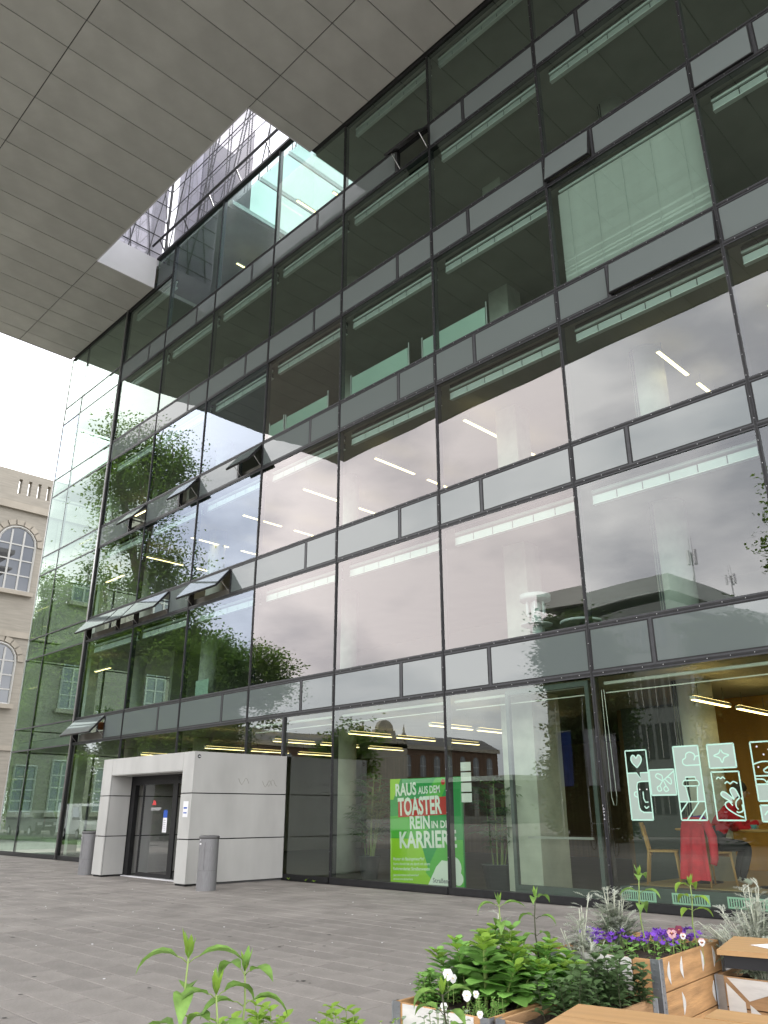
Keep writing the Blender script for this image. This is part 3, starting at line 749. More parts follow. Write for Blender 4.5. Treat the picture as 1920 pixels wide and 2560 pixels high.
# ================================================================== things behind the upper panes
def screen(label, x0, x1, z1, y=.62):
    s = thing('desk_screen', label, 'screen', ((x0+x1)/2, y, ZB[2]+.36), 0, 'mint glass desk screens')
    w = (x1-x0)/2; h = z1-ZB[2]-.36
    MB().box(-w+.04, w-.04, -.006, .006, .35, h-.08).build('glass_panel', 'glass_screen', s)
    MB().path([(w, 0, 0), (w, 0, h+.06)], .022, 6).build('post', 'bolt_metal', s)
    MB().path([(-w, 0, 0), (-w, 0, h+.02)], .022, 6).build('post', 'bolt_metal', s)
screen('narrow mint glass screen at a desk, leftmost on the fourth storey', -19.2, -18.45, 13.42)
screen('mint glass desk screen with one tall post, left of the middle pair', -18.35, -16.28, 13.42)
screen('mint glass desk screen beside a column on the fourth storey', -15.25, -12.9, 13.56)
screen('long mint glass desk screen in front of the square pillar', -12.4, -10.2, 13.52)
def rosette(mb, c, n, ln, w, up=.6, bend=1.2, rnd=random):
    for i in range(n):
        a = rnd.uniform(0, 2*pi); e = rnd.uniform(up*.3, up*1.5)
        d = Vector((math.cos(a), math.sin(a), e)); mb.leaf(c, d, (0, 0, 1), ln*rnd.uniform(.7, 1.1), w, bend*rnd.uniform(.6, 1.3), 3)
def potted(label, x, y, z, h, kind, pot='pot_terracotta', pr_=.13, ph=.22, seed=1, group=None):
    q = random.Random(seed); t = thing('potted_plant', label, 'plant', (x, y, z), 0, group)
    MB().lathe([(pr_*.72, 0), (pr_, ph), (pr_*1.05, ph), (pr_*1.05, ph+.02), (pr_*.9, ph+.02), (pr_*.88, ph-.02), (0, ph-.02)], n=18).build('pot', pot, t, True)
    st = MB(); lv = MB()
    if kind == 'palm':
        for k in range(5):
            a = q.uniform(0, 6.3); r = pr_*.4; top = Vector((math.cos(a)*h*.18, math.sin(a)*h*.18, ph+h*q.uniform(.45, 1.0)))
            b = Vector((math.cos(a)*r, math.sin(a)*r, ph-.02)); st.path([b, (b+top)/2+Vector((q.uniform(-.03, .03), q.uniform(-.03, .03), 0)), top], [.016, .013, .009], 5)
            for j in range(7):
                c = b.lerp(top, .3+.1*j)
                for m_ in range(2):
                    aa = q.uniform(0, 6.3); d = Vector((math.cos(aa), math.sin(aa), q.uniform(.1, .7))).normalized(); tip = c+d*h*.13
                    st.path([c, tip], .004, 4)
                    rosette_fan(lv, tip, d, h*.16, q)
    elif kind == 'yucca':
        st.path([(0, 0, ph-.02), (.02, .01, ph+h*.5)], [.03, .022], 6)
        rosette(lv, (.02, .01, ph+h*.5), 46, h*.55, .03, .8, 1.0, q)
    else:
        for k in range(9):
            a = q.uniform(0, 6.3); e = Vector((math.cos(a)*h*.35, math.sin(a)*h*.35, ph+h*q.uniform(.5, 1)))
            st.path([(0, 0, ph-.02), e*.5+Vector((0, 0, ph*.4)), e], .006, 4)
            for j in range(12):
                c = Vector((0, 0, ph)).lerp(e, q.uniform(.3, 1.05)); d = Vector((q.uniform(-1, 1), q.uniform(-1, 1), q.uniform(-.2, .8)))
                lv.leaf(c, d, (0, 0, 1), h*.2, h*.11, .7, 3)
    st.build('stem', 'stem_green', t); lv.build('foliage', 'leaf_indoor', t)
    return t
def rosette_fan(lv, c, d, ln, q):
    u = d.cross(Vector((0, 0, 1))); u = u.normalized() if u.length > .01 else Vector((1, 0, 0))
    for i in range(9):
        t = (i/8-.5)*2.6; dd = d*math.cos(t)+u*math.sin(t); dd.z += .1
        lv.leaf(c, dd, (0, 0, 1), ln*1.25*q.uniform(.8, 1.15), ln*.17, 1.0, 3)
F1, F2 = ZB[0]+.36, ZB[1]+.36
potted('spiky yucca on the third storey sill beside the sloping lamp', -9.1, .85, F2, .75, 'yucca', 'pot_dark', .14, .25, 3)
potted('leafy pot plant low behind the third storey pane near the right edge', -7.3+.2, .85, F2, .6, 'bush', 'pot_dark', .12, .2, 4)
potted('green bush in a terracotta pot on the second storey sill by the corner post', -28.9, .7, F1+.15, .62, 'bush', 'pot_terracotta', .13, .24, 5)
potted('green bush in a dark pot on the second storey sill, right of the terracotta pot', -28.15, .75, F1+.12, .5, 'bush', 'pot_dark', .16, .26, 6)
potted('tall fan palm in a dark pot behind the ground floor glass beside the poster', -15.35, 1.55, .004, 1.95, 'palm', 'pot_dark', .26, .5, 8)
potted('fan palm leaning behind the lobby glass, further left of the poster', -16.0, 2.1, .004, 1.7, 'palm', 'pot_dark', .24, .45, 9)
potted('fan palm in a tall grey tub between the poster and the concrete pillar', -11.2, 1.3, .004, 1.8, 'palm', 'pot_dark', .34, .48, 12)
# tiered white cardboard display and rough stone on the second storey
t = thing('tiered_stand', 'white tiered cake stand display behind the second storey pane', 'stand', (-9.75, 1.2, F1), 0)
for i, z in enumerate((.55, 1.05, 1.6)):
    MB().lathe([(.34, z), (.34, z+(.12 if i == 2 else .02)), (0, z+(.12 if i == 2 else .02))], n=24).build('tier', 'white_reveal', t, True)
for i, z in enumerate((0, .57, 1.07)):
    MB().lathe([(.12, z), (.10, z+.2), (.12, z+.48)], n=12).build('stem', 'white_reveal', t, True)
for i in range(6):
    a = i*1.05; MB().box(.2*math.cos(a)-.02, .2*math.cos(a)+.02, .2*math.sin(a)-.02, .2*math.sin(a)+.02, 1.28, 1.55).build('block', 'white_reveal', t)
q = random.Random(2); bm = bmesh.new(); bmesh.ops.create_icosphere(bm, subdivisions=3, radius=.2)
for v in bm.verts: v.co = Vector((v.co.x*(.8+.3*math.sin(v.co.z*14)), v.co.y*.8, v.co.z*1.9+.38))*q.uniform(.93, 1.07)
me = bpy.data.meshes.new('ochre_stone'); bm.to_mesh(me); bm.free(); me.materials.append(MATS['wood_weathered'])
tag(link('ochre_stone', me, None, (-8.98, .9, F1)), 'rough ochre stone figure behind the second storey pane', 'sculpture')
t = thing('small_table', 'round white table beside the ochre stone on the second storey', 'table', (-8.9, 1.6, F1))
MB().lathe([(.42, 1.02), (.44, 1.04), (.44, 1.07), (0, 1.07)], n=24).build('table_top', 'white_reveal', t, True)
MB().lathe([(.25, 0), (.25, .02), (.035, .05), (.03, 1.02)], n=14).build('leg', 'bolt_metal', t, True)
t = thing('storage_box', 'white storage box on the third storey sill', 'box', (-7.1+.6, .9, F2+.5))
MB().box(-.35, .35, -.15, .15, 0, .22).build('body', 'white_reveal', t); MB().box(-.36, .36, -.16, .16, .222, .27).build('lid', 'paper', t)
MB().box(-.30, -.26, -.1, .1, -.5, -.001).box(.26, .30, -.1, .1, -.5, -.001).build('stand', 'frame_dark', t)
# white board on the second storey, seen by the left column
t = thing('white_board', 'framed white board standing behind the second storey glass near the corner', 'board', (-24.3, 2.0, F1))
MB().box(-.4, .4, -.01, .01, .7, 1.6).build('panel', 'glass_screen', t); MB().box(-.03, .03, -.02, .02, 0, .69).build('leg', 'bolt_metal', t)
# ================================================================== old stone building beyond the corner
def arch_poly(w, h, r=None, n=8):
    """window outline, foot at 0: straight sides, round head"""
    r = w/2; s = h-r
    return [(-r, 0), (r, 0), (r, s)]+[(r*math.cos(pi*i/n), s+r*math.sin(pi*i/n)) for i in range(1, n)]+[(-r, s)]
sb_ = thing('stone_building', 'old pale stone building with arched white windows beyond the glass corner', 'building', (-55, 8, 0))
SXo = 0.0
def swin(y, z, w, h, arch=True, frame=.09):
    """window set into the +X face; local y, z of its foot centre"""
    pol = arch_poly(w, h) if arch else [(-w/2, 0), (w/2, 0), (w/2, h), (-w/2, h)]
    wn = MB().prism([(y+u, z+v) for u, v in pol], SXo+.012, SXo+.03, 'x').build('window', 'glass_far', sb_)
    fr = MB()
    pts = [(SXo+.07, y+u, z+v) for u, v in pol]+[(SXo+.07, y+pol[0][0], z+pol[0][1])]
    for a, b in zip(pts, pts[1:]): fr.path([a, b], frame*.8, 4)
    nb = 3 if w > 1.8 else 2
    for i in range(1, nb+0): fr.box(SXo+.03, SXo+.09, y-w/2+w*i/nb-.06, y-w/2+w*i/nb+.06, z, z+h-(.1 if not arch else .25))
    if nb == 3: pass
    for i in range(1, 4): fr.box(SXo+.035, SXo+.085, y-w/2, y+w/2, z+h*i/4.2-.045, z+h*i/4.2+.045)
    fr.build('frame', 'white_frame', wn)
    if arch:
        hm = MB(); s = z+h-w/2
        for i in range(9):
            a0, a1 = pi*i/9+.03, pi*(i+1)/9-.03
            r0, r1 = w/2+.16, w/2+.52
            hm.prism([(y+r0*math.cos(a0), s+r0*math.sin(a0)), (y+r1*math.cos(a0), s+r1*math.sin(a0)), (y+r1*math.cos(a1), s+r1*math.sin(a1)), (y+r0*math.cos(a1), s+r0*math.sin(a1))], SXo+.01, SXo+.09, 'x')
        hm.build('arch_stones', 'stone_trim', wn)
    MB().box(SXo, SXo+.35, y-w/2-.25, y+w/2+.25, z-.3, z-.02).build('sill', 'stone_trim', wn)
MB().box(-14, SXo, -9, 26, 0, 21.4).build('wall', 'stone', sb_)
MB().box(-14, SXo+.25, -9.2, 26, 21.4, 21.9).build('cornice', 'stone_trim', sb_)
MB().box(-14, SXo+.12, -9, 26, 12.55, 12.95).build('string_course', 'stone_trim', sb_)
MB().box(-14, SXo+.10, -9, 26, 5.3, 5.6).build('string_course', 'stone_trim', sb_)
for (z0, z1) in ((21.9, 22.6), (23.7, 24.25)): MB().box(-.5, SXo+.05, -9, 26, z0, z1).build('parapet', 'stone', sb_)
y = -9.0
while y < 26:      # pierced parapet: groups of narrow slots open to the sky
    if -4.4 < y < -1.2 or 3.6 < y < 6.8: w, g = .45, .22
    else: w, g = .9, 0
    MB().box(-.5, SXo+.05, y, y+w, 22.6, 23.7).build('parapet_block', 'stone', sb_); y += w+g
for i in range(12):
    MB().box(-.02, .07, -9+i*3, -8.2+i*3, 13.0, 21.3).build('pilaster', 'stone', sb_) if i % 2 else None
for y in (-2.6, 3.0, 8.6, 14.2):
    swin(y, 15.7, 2.5, 4.5); swin(y, 8.2, 2.3, 3.9); swin(y, 1.6, 1.9, 3.2, False)
for y in (.3, 5.8): swin(y, 1.6, 1.4, 2.8, False)

# ================================================================== what the glass mirrors: trees, houses, vehicles across the square
def make_tree(name, label, x, y, h, cr, leafmat, seed, n_leaf, trunk=.35, low=.28, lsize=.30, group='trees across the square', squash=1., lean=0):
    q = random.Random(seed); t = thing(name, label, 'tree', (x, y, 0), 0, group)
    tr = MB(); tips = []
    def grow(p, d, ln, r, depth):
        n = 4; pts = [p]; c = p
        for i in range(n):
            d = (d+Vector((q.uniform(-.16, .16), q.uniform(-.16, .16), q.uniform(-.02, .12)))).normalized(); c = c+d*ln/n; pts.append(c)
        tr.path(pts, [r*(1-.45*i/n) for i in range(n+1)], 7 if depth < 2 else 4, cap=depth > 2)
        if depth >= 2: tips.extend(pts[1:])
        if depth < 4:
            k = (5, 4, 4, 3)[depth]
            for i in range(k):
                a = 2*pi*(i+q.random())/k; sp = q.uniform(.5, 1.0) if depth else q.uniform(.35, .95)
                u = d.orthogonal().normalized(); w = d.cross(u)
                nd = (d*math.cos(sp)+(u*math.cos(a)+w*math.sin(a))*math.sin(sp)); nd.z += .08
                st = pts[q.choice([-1, -1, -2])] if depth else pts[-1]-Vector((0, 0, q.uniform(0, h*.12)))
                grow(st, nd.normalized(), ln*q.uniform(.58, .8), r*.5, depth+1)
    grow(Vector((0, 0, -.1)), Vector((lean, 0, 1)), h*low*1.25, trunk, 0)
    # fit skeleton to crown size
    mxr = max(math.hypot(p.x, p.y) for p in tips); mz = max(p.z for p in tips)
    sx, sz = cr/mxr, h*.97/mz
    zz = h*low*.5
    def S(v):
        k = max(0, min(1, (v[2]-zz)/(h*.25))); f = 1+(sx-1)*k
        return (v[0]*f, v[1]*f, v[2]*sz)
    tr.v = [S(v) for v in tr.v]; tips = [Vector(S(p)) for p in tips]
    tr.build('trunk', 'bark', t, True)
    lv = MB(); V = lv.v; F = lv.f
    cl = [p for p in tips if p.z > h*low*.75]
    ms = [(c+Vector((q.gauss(0, .5), q.gauss(0, .5), q.gauss(0, .35))), q.uniform(.6, 1.3)) for c in cl]
    per = max(4, n_leaf//len(ms))
    for c, s in ms:
        for i in range(per):
            p = c+Vector((q.gauss(0, .42), q.gauss(0, .42), q.gauss(0, .26)))*s*cr/6
            a = q.uniform(0, 6.28); e = q.uniform(-.7, .5); L_ = lsize*q.uniform(.6, 1.25)
            d = Vector((math.cos(a)*math.cos(e), math.sin(a)*math.cos(e), math.sin(e))); u = d.cross(Vector((q.uniform(-1, 1), q.uniform(-1, 1), 1))).normalized()*L_*.30
            n = len(V); V += [tuple(p), tuple(p+d*L_*.5+u), tuple(p+d*L_), tuple(p+d*L_*.5-u)]; F.append((n, n+1, n+2, n+3)); lv.mi.append(0)
    lv.build('crown', leafmat, t)
    return t
make_tree('maple_tree', 'tall light green tree mirrored in the panes beside the corner post', -50.5, -13.0, 30.5, 11.5, 'leaf_tree', 21, 85000, .5, .07, .28)
make_tree('lime_tree', 'rounded green tree mirrored lower down in the middle panes', -60, -25, 18, 8.5, 'leaf_tree2', 5, 60000, .4, .14, .34)
ct = make_tree('chestnut_tree', 'dark dense tree mirrored behind the concrete pillar', -27.8, -31, 13.4, 7.0, 'leaf_dark', 9, 80000, .4, .05, .33)
c2 = copy_tree(ct); c2.location = (-17.8, -32.5, 0); c2.rotation_euler.z = 2.1; c2.scale = (1, 1, .92); c2['label'] = 'dark dense tree mirrored above the cafe drawings'
for i, (x, y, s, lab) in enumerate(((-74, -33, 1.35, 'dark tree mirrored behind the parked van, first of the row beyond'), (-93, -35, 1.5, 'dark tree of the row beyond the street, second from the van'), (-114, -38, 1.6, 'dark tree of the row beyond the street, furthest from the van'))):
    c2 = copy_tree(ct); c2.location = (x, y, 0); c2.rotation_euler.z = i*1.3; c2.scale = (s, s, s); c2['label'] = lab
make_tree('plane_tree', 'loose green tree mirrored at the right edge of the facade', -7.2, -27.5, 19.5, 6.2, 'leaf_tree', 31, 30000, .35, .2, .30)
make_tree('birch_tree', 'slim tree mirrored above the parked van', -69, -15, 24, 9.5, 'leaf_tree2', 14, 70000, .3, .05, .34)
make_tree('poplar_tree', 'broad tree at the far end of the street mirrored in the outermost corner glass', -92, -18, 25, 11, 'leaf_tree', 15, 60000, .35, .08, .42)
#make_tree('ash_tree', 'dark tree beside the brick hall mirrored near the cafe', -15.5, -35, 12, 7, 'leaf_dark', 77, 15000, .35, .14, .4)
make_tree('hawthorn_tree', 'small bushy tree mirrored below the rounded tree', -47, -30, 8.5, 4.5, 'leaf_tree2', 40, 9000, .2, .15, .34)
for i, (x, y, h, c, lab) in enumerate(((-46, -19, 5.5, 4.5, 'low dense bush mirrored right beside the lime tree'), (-55, -20, 6.5, 5, 'dense bush mirrored under the tall light green tree'), (-65, -20, 6, 5, 'dense bush mirrored behind the parked van'), (-76, -21, 7, 6, 'dense bush mirrored low in the corner glass'), (-90, -23, 8, 7, 'dense bush mirrored at the outer edge of the corner glass'))):
    make_tree('street_bush', lab, x, y, h, c, 'leaf_tree2' if i % 2 else 'leaf_dark', 50+i, 14000, .15, .04, .34, 'bushes along the street')
# brick hall with ornate gable
bh = thing('brick_hall', 'long red brick hall with ornate gable mirrored in the ground floor glass', 'building', (-106, -92, 0))
MB().box(-20, 0, -34, 36, 0, 12.2).build('wall', 'brickred', bh)
MB().box(-20.4, .5, -34.4, 36.4, 12.2, 13.0).build('cornice', 'stone_trim', bh)
MB().prism([(-20.2, 13), (.3, 13), (-4, 15.2), (-16, 15.2)], -34, 36, 'y').build('roof', 'roof_slate', bh)
MB().prism([(-6, 0), (6, 0), (6, 13.4), (3, 13.6), (2.6, 15.5), (-2.6, 15.5), (-3, 13.6), (-6, 13.4)], -.3, .5, 'x').build('gable', 'stone_trim', bh)
MB().prism(arc(0, 15.5, 2.0, 0, pi, 12), -.2, .6, 'x').build('gable_arch', 'stone_trim', bh)
for s in (-1, 1):
    MB().lathe([(.5, 13.4), (.5, 14.4), (.7, 14.5), (.3, 15.2), (.08, 16.6), (0, 17.2)], (.1, s*5.4, 0), 10).build('pinnacle', 'stone_trim', bh, True)
for i in range(14):
    y = -31+i*4.9
    if abs(y) < 4: continue
    for z in (1.5, 7.2):
        w = MB().prism([(y+u, z+v) for u, v in arch_poly(2.0, 4.0)], .01, .05, 'x').build('window', 'glass_far', bh)
        MB().box(.04, .09, y-.07, y+.07, z, z+3.7).box(.045, .095, y-1, y+1, z+1.9, z+2.05).build('frame', 'white_frame', w)
pv = thing('grey_pavilion', 'low grey pavilion mirrored between the brick hall and the dark tree', 'building', (-60, -62, 0))
MB().box(-7.5, 7.5, -4, 4, 0, 4.3).build('wall', 'block_dark', pv); MB().box(-8, 8, -4.5, 4.5, 4.3, 4.8).build('roof', 'block_grey', pv)
for i in range(6): MB().box(-6.8+i*2.4, -5.2+i*2.4, 4.01, 4.05, .8, 3.6).build('window', 'glass_far', pv)
# flat roofed block with two antenna masts
fb = thing('flat_roof_block', 'flat roofed grey office block mirrored in the second storey glass', 'building', (-33.0, -57.5, 0))
MB().box(-5.7, 5.7, -12.5, 12.5, 0, 16.8).build('wall', 'block_dark', fb)
MB().box(-6.0, 6.0, -12.8, 12.8, 17.6, 19.2).build('roof_storey', 'block_grey', fb)
for k in range(4):
    for i in range(9):
        w = MB().box(-5.4+i*1.2, -4.5+i*1.2, 12.51, 12.56, 1.6+k*3.9, 4.2+k*3.9).build('window', 'glass_far', fb)
        MB().box(-4.98+i*1.2, -4.92+i*1.2, 12.561, 12.6, 1.6+k*3.9, 4.2+k*3.9).build('frame', 'white_frame', w)
        w = MB().box(5.71, 5.76, -11.6+i*2.65, -9.8+i*2.65, 1.6+k*3.9, 4.2+k*3.9).build('window', 'glass_far', fb)
        MB().box(5.761, 5.8, -10.74+i*2.65, -10.66+i*2.65, 1.6+k*3.9, 4.2+k*3.9).build('frame', 'white_frame', w)
def mast(label, x, y, h, n):
    t = thing('antenna_mast', label, 'antenna', (x, y, 19.2), .4, 'antenna masts on the flat roof')
    MB().path([(0, 0, 0), (0, 0, h*.72)], .07, 8).path([(.0, .35, 0), (0, 0, h*.35)], .04, 6).build('pole', 'bolt_metal', t)
    for i in range(n):
        a = i*2*pi/n; c = Vector((.42*math.cos(a), .42*math.sin(a), h*.62))
        MB().obox(c, .16, .28, h*.26, Matrix.Rotation(a, 3, 'Z')).build('antenna_panel', 'paper', t)
        MB().path([(0, 0, h*.56), c-Vector((0, 0, h*.06))], .02, 4).path([(0, 0, h*.68), c+Vector((0, 0, h*.06))], .02, 4).build('bracket', 'bolt_metal', t)
    for s in (-1, 1): MB().path([(s*.15, 0, h*.6), (s*.15, 0, h)], .022, 5).build('whip', 'bolt_metal', t)
mast('antenna mast with several panels and two whips on the flat roof', -28.1, -52, 5.2, 4)
mast('smaller antenna mast further back on the flat roof', -28.4, -61, 4.4, 3)
# street, lawn and parked vehicles to the left
tag(MB().box(-110, -39, -13.5, -9.6+.2, -.02, .0).build('road', 'asphalt'), 'narrow asphalt street left of the building', 'road', kind='structure')
tag(MB().box(-100, -40, -8.9, -6.9, -.02, .10).build('lawn', 'grass'), 'mown grass strip beside the street', 'lawn', kind='structure')
gq = random.Random(8); gb = MB()
for i in range(9000):
    p = (gq.uniform(-75, -40.2), gq.uniform(-8.8, -7.0), .09); a = gq.uniform(0, 6.3)
    h = gq.uniform(.06, .2); d = (math.cos(a)*.03, math.sin(a)*.03)
    n = len(gb.v); gb.v += [p, (p[0]+.02, p[1]+.01, .09), (p[0]+d[0], p[1]+d[1], .09+h)]; gb.f.append((n, n+1, n+2)); gb.mi.append(0)
tag(gb.build('grass', 'grass'), 'blades of mown grass on the strip by the street', 'grass', kind='stuff')
def make_van(label, x, y, rz, m, L_=5.2, H_=2.15):
    v = thing('delivery_van', label, 'van', (x, y, 0), rz, 'vehicles parked along the street')
    prof = [(-L_/2, .35), (L_/2-.05, .35), (L_/2, .6), (L_/2-.05, .95), (L_/2-.75, 1.15), (L_/2-1.45, H_-.12), (L_/2-1.8, H_), (-L_/2+.1, H_), (-L_/2, H_-.2)]
    MB().prism(prof, -.92, .92, 'y').build('body', m, v)
    MB().prism([(L_/2-.85, 1.2), (L_/2-1.42, H_-.2), (L_/2-2.5, H_-.2), (L_/2-2.5, 1.2)], -.935, .935, 'y').build('side_window', 'glass_far', v)
    s = Vector((L_/2-.72, 0, 1.17)); e = Vector((L_/2-1.42, 0, H_-.16))
    MB().add([(s.x, -.8, s.z+.02), (s.x, .8, s.z+.02), (e.x+.03, .75, e.z), (e.x+.03, -.75, e.z)], [(0, 1, 2, 3)]).build('windscreen', 'glass_far', v)
    for sx in (L_/2-1.0, -L_/2+1.05):
        for sy in (-1, 1):
            w = MB(); w.path([(sx, sy*.78, .34), (sx, sy*.95, .34)], .34, 18); ww = w.build('wheel', 'rubber', v)
            MB().path([(sx, sy*.951, .34), (sx, sy*.96, .34)], .2, 14).build('rim', 'bolt_metal', ww)
    for sy in (-1, 1):
        MB().box(L_/2-.12, L_/2+.012, sy*.62-.16, sy*.62+.16, .72, .92).build('headlight', 'paper', v)
        MB().box(-L_/2-.012, -L_/2+.05, sy*.8-.07, sy*.8+.07, .8, 1.3).build('tail_light', 'red_print', v)
    MB().box(L_/2-.1, L_/2+.03, -.88, .88, .36, .62).build('bumper', 'rubber', v)
    MB().box(L_/2+.005, L_/2+.034, -.26, .26, .64, .75).build('number_plate', 'paper', v)
make_van('white delivery van parked on the street mirrored in the corner glass', -51.5, -11.2, .12, 'van_paint')
make_van('dark van parked behind the white van on the street', -60.5, -11.6, 0, 'block_dark', 4.8, 1.7)
# banners on poles, parasol, bicycles
for i, (x, y, m, lab) in enumerate(((-24.9, -25, 'flag_blue', 'blue banner hanging from a pole mirrored beside the concrete pillar'), (-23.2, -25.2, 'flag_white', 'pale grey banner hanging from a pole mirrored in the cafe glass'))):
    t = thing('banner_pole', lab, 'flag', (x, y, 0), 0, 'banner poles on the square')
    MB().path([(0, 0, 0), (0, 0, 7.2)], [.05, .035], 8).build('pole', 'bolt_metal', t)
    MB().path([(0, 0, 5.45), (1.0, 0, 5.45)], .02, 6).build('arm', 'bolt_metal', t)
    fl = MB(); vs = []; n = 8
    for j in range(9):
        for k in range(n+1): vs.append((.05+.9*k/n, .05*math.sin(k*1.2+j*.5+i), 5.42-2.8*j/8))
    fl.add(vs, [(j*(n+1)+k, j*(n+1)+k+1, j*(n+1)+k+n+2, j*(n+1)+k+n+1) for j in range(8) for k in range(n)]).build('cloth', m, t, True)
def make_bike():
    b = thing('bicycle', '', 'bicycle', (0, 0, 0), 0, 'bicycles parked on the square')
    for x in (-.52, .52):
        w = MB(); w.path([(x+.33*math.cos(2*pi*i/18), 0, .34+.33*math.sin(2*pi*i/18)) for i in range(19)], .016, 5, False); ww = w.build('wheel', 'rubber', b)
        sp = MB()
        for i in range(8): sp.path([(x, 0, .34), (x+.32*math.cos(i*pi/4), 0, .34+.32*math.sin(i*pi/4))], .003, 3, False)
        sp.build('spokes', 'bolt_metal', ww)
    MB().path([(-.52, 0, .34), (-.15, 0, .30), (.35, 0, .80), (-.22, 0, .82), (-.15, 0, .30)], .016, 5).path([(-.22, 0, .82), (-.52, 0, .34)], .012, 5).path([(.52, 0, .34), (.33, 0, .95)], .015, 5).build('frame', 'black_metal', b)
    MB().path([(-.24, 0, .82), (-.26, 0, .96)], .012, 5).obox((-.27, 0, .98), .26, .12, .05).build('saddle', 'rubber', b)
    MB().path([(.33, -.27, 1.0), (.33, 0, .97), (.33, .27, 1.0)], .013, 5).build('handlebar', 'bolt_metal', b)
    MB().path([(-.15, -.1, .22), (-.15, .1, .38)], .01, 4).build('pedal', 'bolt_metal', b)
    return b
bk = make_bike()
for i, (x, y, rz, lab) in enumerate(((-23.2, -16.4, .9, 'dark bicycle mirrored right behind the fan palm tub'), (-22.3, -16.6, .95, 'dark bicycle mirrored left of the concrete pillar'), (-17.6, -16.2, .7, 'dark bicycle mirrored in the glazed side door'))):
    o = bk if i == 0 else copy_tree(bk)
    o.location = (x, y, 0); o.rotation_euler.z = rz; o['label'] = lab
# ================================================================== planters built from pallet collars
def planter(label, x, y, rz, w, l, n, wood='wood_planter', soil=True):
    """root at the corner nearest the camera; box spans local x -w..0, y 0..l; n collars of 0.195 m"""
    t = thing('planter_box', label, 'planter', (x, y, 0), rz, 'planter boxes of pallet collars')
    H = .198; th = .022
    for k in range(n):
        z0, z1 = k*H+.004, (k+1)*H-.004
        for (a, b, c, d) in ((-w, 0, 0, th), (-w, 0, l-th, l), (-w, -w+th, th+.002, l-th-.002), (-th, 0, th+.002, l-th-.002)):
            MB().box(a, b, c, d, z0, z1).build('board', wood, t)
        for cx, cy_ in ((0, 0), (-w, 0), (0, l), (-w, l)):
            sx = 1 if cx == 0 else -1; sy = -1 if cy_ == 0 else 1
            hb = MB(); g = .0025
            hb.box(min(cx+sx*g-sx*.06, cx+sx*g), max(cx+sx*g-sx*.06, cx+sx*g), min(cy_+sy*.001, cy_+sy*.005), max(cy_+sy*.001, cy_+sy*.005), z0-.004, z1+.006)
            hb.box(min(cx+sx*.001, cx+sx*.005), max(cx+sx*.001, cx+sx*.005), min(cy_+sy*.006-sy*.06, cy_+sy*.006), max(cy_+sy*.006-sy*.06, cy_+sy*.006), z0-.004, z1+.006)
            h = hb.build('corner_hinge', 'galvanised', t)
            rb = MB()
            for i in range(5):
                z = z0+.022+i*.036
                rb.box(min(cx-sx*.045, cx-sx*.02), max(cx-sx*.045, cx-sx*.02), min(cy_+sy*.005, cy_+sy*.009), max(cy_+sy*.005, cy_+sy*.009), z, z+.007)
                rb.box(min(cx+sx*.005, cx+sx*.009), max(cx+sx*.005, cx+sx*.009), min(cy_-sy*.045, cy_-sy*.02), max(cy_-sy*.045, cy_-sy*.02), z+.012, z+.019)
            tag(rb.build('pressed_ribs', 'galvanised', h), kind='stuff')
            MB().path([(cx+sx*.004, cy_+sy*.004, z0), (cx+sx*.004, cy_+sy*.004, z1)], .006, 6).build('hinge_pin', 'galvanised', h)
    bm = bmesh.new(); bmesh.ops.create_grid(bm, x_segments=14, y_segments=18, size=.5)
    q = random.Random(int(abs(x*100)))
    for v in bm.verts: v.co = Vector((-w/2+v.co.x*(w-.05), l/2+v.co.y*(l-.05), n*H-.05+q.uniform(-.02, .02)))
    me = bpy.data.meshes.new('soil'); bm.to_mesh(me); bm.free(); me.materials.append(MATS['soil'])
    link('soil', me, t)
    return t, n*H
def half_lens(h, w, flip, n=10):
    s = -1 if flip else 1
    return [(0, -h/2)]+[(s*w*math.sin(pi*i/n), -h/2+h*i/n) for i in range(1, n)]+[(0, h/2)]
RZ = R_(4)
p1, T1 = planter('white painted planter with the big green stonecrop', -3.346, -8.92, RZ, .72, 1.16, 2)
MB().box(-.645, -.105, -.0035, -.001, .002, T1-.006).build('white_paint', 'white_wash', p1)
MB().prism([(u+.42, v+.16) for u, v in arc(0, 0, .19, 0, pi, 14)], .001, .0035, 'x').build('white_paint', 'white_wash', p1)
MB().box(.001, .0035, .88, 1.05, .01, T1-.01).build('white_paint', 'white_wash', p1)
p2, T2 = planter('stacked wooden planter with white half-moon marks and purple bellflowers', -2.955, -7.615, R_(5), .80, 1.18, 3)
MB().box(-.76, -.19, -.0035, -.001, T2-.197, T2-.002).build('white_paint', 'white_wash', p2)
MB().box(-.76, -.30, -.0035, -.001, T2-.39, T2-.205).build('white_paint', 'white_wash', p2)
for (y, z, f) in ((.16, .50, True), (.38, .505, True), (.74, .505, False), (.97, .505, False), (.32, .30, False), (.92, .29, True), (.20, .10, True), (.7, .10, False)):
    MB().prism([(u+y, v+z) for u, v in half_lens(.135, .045, f)], .001, .0035, 'x').build('white_paint', 'white_wash', p2)
p3, T3 = planter('planter painted white with brown crossing lines holding the big silver ragwort', -2.02, -6.62, R_(4), 1.0, 1.2, 2, 'wood_weathered')
def tri(*pts): MB().prism(pts, -.0035, -.001, 'y').build('white_paint', 'white_wash', p3)
Wd = 1.0
tri((-.92, .385), (-.55, .385), (-.62, .31), (-.78, .25)); tri((-.93, .35), (-.81, .24), (-.81, .16), (-.93, .11)); tri((-.78, .23), (-.70, .17), (-.78, .13)); tri((-.93, .08), (-.80, .13), (-.77, .01), (-.93, .01))
